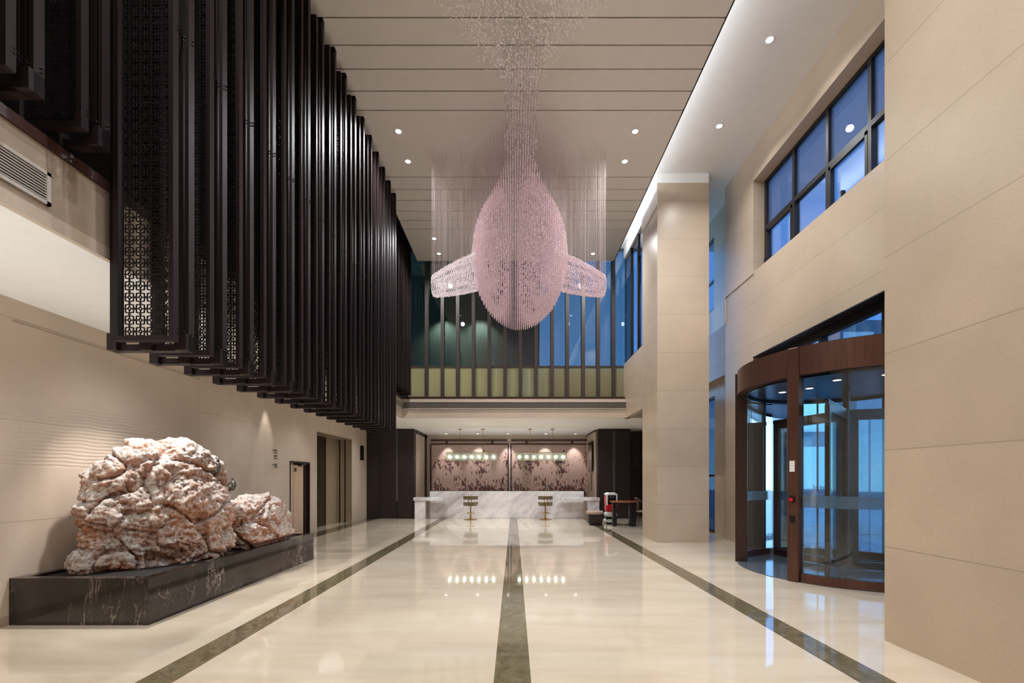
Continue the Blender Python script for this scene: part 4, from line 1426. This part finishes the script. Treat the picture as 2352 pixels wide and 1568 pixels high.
def beads_mesh(name, P, sx, sz, mat, parent):
    """P: (n,3) centres -> one mesh of small octahedral crystals"""
    n = len(P)
    j = rng.uniform(0.8, 1.2, (n, 1))
    ang = rng.uniform(0, PI, n)
    c, s_ = np.cos(ang) * sx, np.sin(ang) * sx
    z0 = np.zeros(n)
    off = np.stack([np.stack([c, s_, z0], 1), np.stack([-s_, c, z0], 1), np.stack([-c, -s_, z0], 1), np.stack([s_, -c, z0], 1),
                    np.stack([z0, z0, z0 + sz], 1), np.stack([z0, z0, z0 - sz], 1)], 1) * j[:, None]
    V = (P[:, None, :] + off).reshape(-1, 3)
    T = np.array([(0, 1, 4), (1, 2, 4), (2, 3, 4), (3, 0, 4), (1, 0, 5), (2, 1, 5), (3, 2, 5), (0, 3, 5)])
    I = (np.arange(n)[:, None, None] * 6 + T[None]).reshape(-1)
    me = bpy.data.meshes.new(name)
    me.vertices.add(len(V))
    me.vertices.foreach_set('co', V.ravel())
    nf = n * 8
    me.loops.add(nf * 3)
    me.loops.foreach_set('vertex_index', I)
    me.polygons.add(nf)
    me.polygons.foreach_set('loop_start', np.arange(nf) * 3)
    me.update(calc_edges=True)
    me.validate()
    me.materials.append(mat)
    o = bpy.data.objects.new(name, me)
    COL.objects.link(o)
    o.parent = parent
    o['kind'] = 'stuff'
    return o


def wires_mesh(name, A, ztop, r, mat, parent):
    m = MB()
    for x, y, z in A:
        vs = [(x + r, y, z), (x - r * .5, y + r * .87, z), (x - r * .5, y - r * .87, z), (x + r, y, ztop), (x - r * .5, y + r * .87, ztop), (x - r * .5, y - r * .87, ztop)]
        m.add(vs, [(0, 1, 4, 3), (1, 2, 5, 4), (2, 0, 3, 5)])
    o = m.build(name, mat, parent)
    o['kind'] = 'stuff'
    return o


spine = [(9.72, 6.22, 1.02, 1.25, 1.48), (9.50, 6.50, 0.93, 1.0, 1.05), (9.22, 6.76, 0.74, 0.8, 0.75), (8.92, 6.97, 0.54, 0.6, 0.52), (8.55, 7.16, 0.38, 0.45, 0.36),
         (8.0, 7.40, 0.32, 0.42, 0.26), (7.5, 7.57, 0.30, 0.42, 0.21), (7.0, 7.68, 0.33, 0.42, 0.16)]


def sd(x, y, z):
    best = np.full(np.broadcast(x, y, z).shape, 9.0)
    for (cy, cz, rx, ry, rz) in spine:
        q = np.sqrt(((x - WX) / rx) ** 2 + ((y - cy) / ry) ** 2 + ((z - cz) / rz) ** 2)
        best = np.minimum(best, (q - 1) * min(rx, ry, rz))
    return best


pts = []
tops = []
gx = np.arange(-1.05, 1.06, 0.0455)
gy = np.arange(6.6, 11.1, 0.062)
gz = np.arange(4.7, 8.1, 0.028)
for ix, x in enumerate(gx):
    for iy, y in enumerate(gy):
        x_ = x + WX
        zz = gz + rng.uniform(-0.008, 0.008)
        d_ = sd(np.full_like(zz, x_), np.full_like(zz, y), zz)
        m_ = (d_ < 0)
        if not m_.any():
            continue
        sh = m_ & ((d_ > -0.17) | (rng.uniform(0, 1, len(zz)) < 0.10))
        z_in = zz[sh]
        keep = rng.uniform(0, 1, len(z_in)) < min(0.86, max(0.2, 0.2 + (y - 8.2) * 0.9))
        for z in z_in[keep]:
            pts.append((x_, y, z))
        tops.append((x_, y, zz[m_].max()))
P = np.array(pts)
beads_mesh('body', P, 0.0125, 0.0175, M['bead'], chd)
tw_ = list(tops)
# fins
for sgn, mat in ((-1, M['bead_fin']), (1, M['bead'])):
    pf_ = []
    for u in np.arange(0, 1.0001, 0.036):
        cx_ = WX * (1 if sgn > 0 else 0.6) + sgn * (0.86 + 0.92 * u)
        cy_ = 9.75 - 0.35 * u
        cz_ = 5.93 - 0.47 * u
        cho = 0.62 * (1 - 0.55 * u ** 2.2) * (1.0 if u < 0.97 else 0.7)
        th = 0.27 * (1 - 0.45 * u)
        for w_ in np.arange(-1, 1.0001, 0.075):
            yy = cy_ + cho * w_
            hh = th * math.sqrt(max(0, 1 - w_ * w_)) + 0.02
            for zz in (cz_ - hh, cz_ + hh, cz_ - hh + 0.03, cz_ + hh - 0.03):
                pf_.append((cx_ + rng.uniform(-.006, .006), yy, zz + rng.uniform(-.006, .006)))
            if abs(w_) < 0.04 or abs(w_) > 0.9:
                for zz in np.arange(cz_ - hh, cz_ + hh, 0.03):
                    pf_.append((cx_, yy, zz))
            if rng.uniform() < 0.35:
                tw_.append((cx_, yy, cz_ + hh))
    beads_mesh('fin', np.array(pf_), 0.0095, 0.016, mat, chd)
# tail flukes, nearly horizontal, flaring towards the entrance end
pt_ = []
for y in np.arange(5.0, 7.1, 0.05):
    hw = 0.26 + max(0, 7.0 - y) * 0.66
    for x in np.arange(-hw, hw, 0.05):
        edge = 1 - abs(x) / hw
        zc = 7.66 + 0.06 * math.sin(x * 3)
        nb = 5
        for k in range(nb):
            if rng.uniform() < 0.36:
                pt_.append((WX + x + rng.uniform(-.008, .008), y + rng.uniform(-.01, .01), zc - 0.16 + 0.34 * k / nb + rng.uniform(-.02, .02)))
        if rng.uniform() < 0.4:
            tw_.append((WX + x, y, zc + 0.1))
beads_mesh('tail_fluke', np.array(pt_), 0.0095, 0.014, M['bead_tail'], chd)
wires_mesh('hanging_wire', tw_, ZC, 0.001, M['wire'], chd)

# ------------------------------------------------------------------ outdoors
tag(MB().box(5.62, 60, -20, 60, -0.12, -0.02).build('pavement', M['pave']), 'wet grey paving outside the entrance', 'pavement', kind='structure')
gvl = MB()
for k in range(900):
    a = rng.uniform(rad(-40), rad(120))
    r_ = rng.uniform(1.75, 2.9)
    x_, y_ = CX + r_ * math.cos(a), CY + r_ * math.sin(a)
    if x_ < 5.8:
        continue
    q = rng.uniform(0.02, 0.045)
    gvl.add([(x_ + q, y_, 0), (x_, y_ + q, 0.005), (x_ - q, y_, 0), (x_, y_ - q, 0.0), (x_, y_, q * 0.8)], [(0, 1, 4), (1, 2, 4), (2, 3, 4), (3, 0, 4)])
tag(gvl.build('gravel', M['gravel']), 'white gravel outside the curved door glass', 'gravel', kind='stuff')
bd = thing('office_building', 'pale building with lit window strips across the street', 'building', (26, 30, -0.02))
MB().box(-8, 8, 0, 10, 0, 12).build('wall', M['bldg'], bd)
for k in range(5):
    for j in range(3):
        MB().box(-7.2 + k * 3, -5.2 + k * 3, -0.05, -0.01, 0.8 + j * 3.8, 3.6 + j * 3.8).build('window', M['bldg_glass'], bd)
bd2 = thing('canopy_pillar', 'pale square pillar standing outside the revolving door', 'pillar', (9.6, 12.6, -0.02), kind='thing')
MB().bev(-0.35, 0.35, -0.35, 0.35, 0, 5.2, 0.02).build('shaft', M['bldg'], bd2)
MB().bev(-0.42, 0.42, -0.42, 0.42, 0, 0.25, 0.02).build('plinth', M['pave'], bd2)

# ------------------------------------------------------------------ world and lights
W = bpy.data.worlds.new('dusk')
S.world = W
W.use_nodes = True
nt = W.node_tree
nt.nodes.clear()
tc = nt.nodes.new('ShaderNodeTexCoord')
sp = nt.nodes.new('ShaderNodeSeparateXYZ')
nt.links.new(tc.outputs['Generated'], sp.inputs[0])
cr = nt.nodes.new('ShaderNodeValToRGB')
els = cr.color_ramp.elements
els[0].position, els[0].color = 0.0, (0.34, 0.66, 0.88, 1)
els[1].position, els[1].color = 0.9, (0.05, 0.11, 0.28, 1)
e = els.new(0.22)
e.color = (0.10, 0.27, 0.62, 1)
nt.links.new(sp.outputs[2], cr.inputs[0])
bg = nt.nodes.new('ShaderNodeBackground')
nt.links.new(cr.outputs[0], bg.inputs[0])
bg.inputs[1].default_value = 3.0
ow = nt.nodes.new('ShaderNodeOutputWorld')
nt.links.new(bg.outputs[0], ow.inputs[0])


def area(name, loc, sx, sy, power, col=(1, 0.93, 0.84), rot=(0, 0, 0), spread=None):
    L = bpy.data.lights.new(name, 'AREA')
    L.shape = 'RECTANGLE'
    L.size, L.size_y = sx, sy
    L.energy = power
    L.color = col
    if spread:
        L.spread = rad(spread)
    o = bpy.data.objects.new(name, L)
    o.location = loc
    o.rotation_euler = rot
    COL.objects.link(o)
    return o


def spot(name, loc, tgt, power, ang, blend=0.5, col=(1, 0.96, 0.92), r=0.05):
    L = bpy.data.lights.new(name, 'SPOT')
    L.energy = power
    L.spot_size = rad(ang)
    L.spot_blend = blend
    L.color = col
    L.shadow_soft_size = r
    o = bpy.data.objects.new(name, L)
    o.location = loc
    o.rotation_euler = (Vector(tgt) - Vector(loc)).to_track_quat('-Z', 'Y').to_euler()
    COL.objects.link(o)
    return o


WARM = (0.965, 0.985, 1.0)
for x in (-2.2, 0.1, 2.3):
    for y in (0.5, 3.0, 8.74 if x else 8.7, 12.6):
        if abs(x) < 1 and y > 6:
            continue
        spot('ceiling_lamp', (x, y, 8.12), (x, y, 0), {0.5: 130, 3.0: 240}.get(y, 420), 150, 1.0, WARM, 0.08)
for y in (4.8, 7.38, 9.19):
    spot('side_lamp', (4.17, y, 8.6), (4.17, y, 0), 170, 140, 1.0, WARM, 0.06)
area('cove_lamp', (2.86, 5.4, 8.36), 0.08, 16.5, 70, (0.88, 0.94, 1.0), (0, rad(-140), 0))
for x in (-3.0, -1.2, 0.6, 2.4):
    spot('reception_lamp', (x, 15.6, 3.2), (x, 15.6, 0), 105, 150, 1.0, WARM, 0.3)
for y in (9.2, 11.4, 13.6, 15.4):
    spot('lift_lobby_lamp', (-4.6, y, 3.2), (-4.6, y, 0), 28, 150, 1.0, WARM, 0.3)
for y in (1.5, 3.6, 5.6):
    spot('rock_wall_lamp', (-4.3, y, 3.2), (-4.3, y, 0), 30, 150, 1.0, WARM, 0.3)
for x in (-2.45, -1.2):
    spot('corridor_lamp', (x, 15.6, 7.3), (x, 15.9, 3.9), 110, 110, 0.8, (0.95, 1.0, 0.95))
spot('rock_spot', (-4.15, 5.3, 3.3), (-4.3, 5.6, 1.5), 190, 75, 0.6)
spot('rock_spot', (-4.1, 6.9, 3.3), (-4.2, 7.1, 1.0), 110, 60, 0.6)
spot('wall_spot', (-5.3, 10.0, 3.3), (-5.5, 10.05, 1.8), 25, 45, 0.6)
for px in (1025, 1097, 1167, 1254, 1322):
    X_ = wx(px, 18.8)
    spot('mural_spot', (X_, 18.8, 3.3), (X_, 19.45, 1.9), 60, 46, 0.4)
for a, r_ in ((150, 0.9), (225, 0.75), (265, 0.9), (130, 0.8)):
    t = rad(a)
    spot('door_spot', (CX + r_ * math.cos(t), CY + r_ * math.sin(t), 2.97), (CX + r_ * math.cos(t), CY + r_ * math.sin(t), 0), 14, 110, 0.6)

spot('added_uplight', (-4.5, 2.2, 0.05), (-4.3, 3.0, 3.3), 150, 130, 1.0, WARM, 0.08)  # unseen lamp added out of view to brighten the left soffit

spot('pier_fill', (0.6, 1.0, 7.9), (3.43, 2.4, 3.0), 340, 80, 1.0, WARM, 0.1)  # fill light added to brighten the near pier
for x in (-2.6, -1.2, 0.3, 1.8):
    spot('soffit_fill', (x, 17.75, 0.85), (x, 17.6, 3.3), 14, 150, 1.0, WARM, 0.1)  # lamps added out of sight behind the desk to lift the soffit
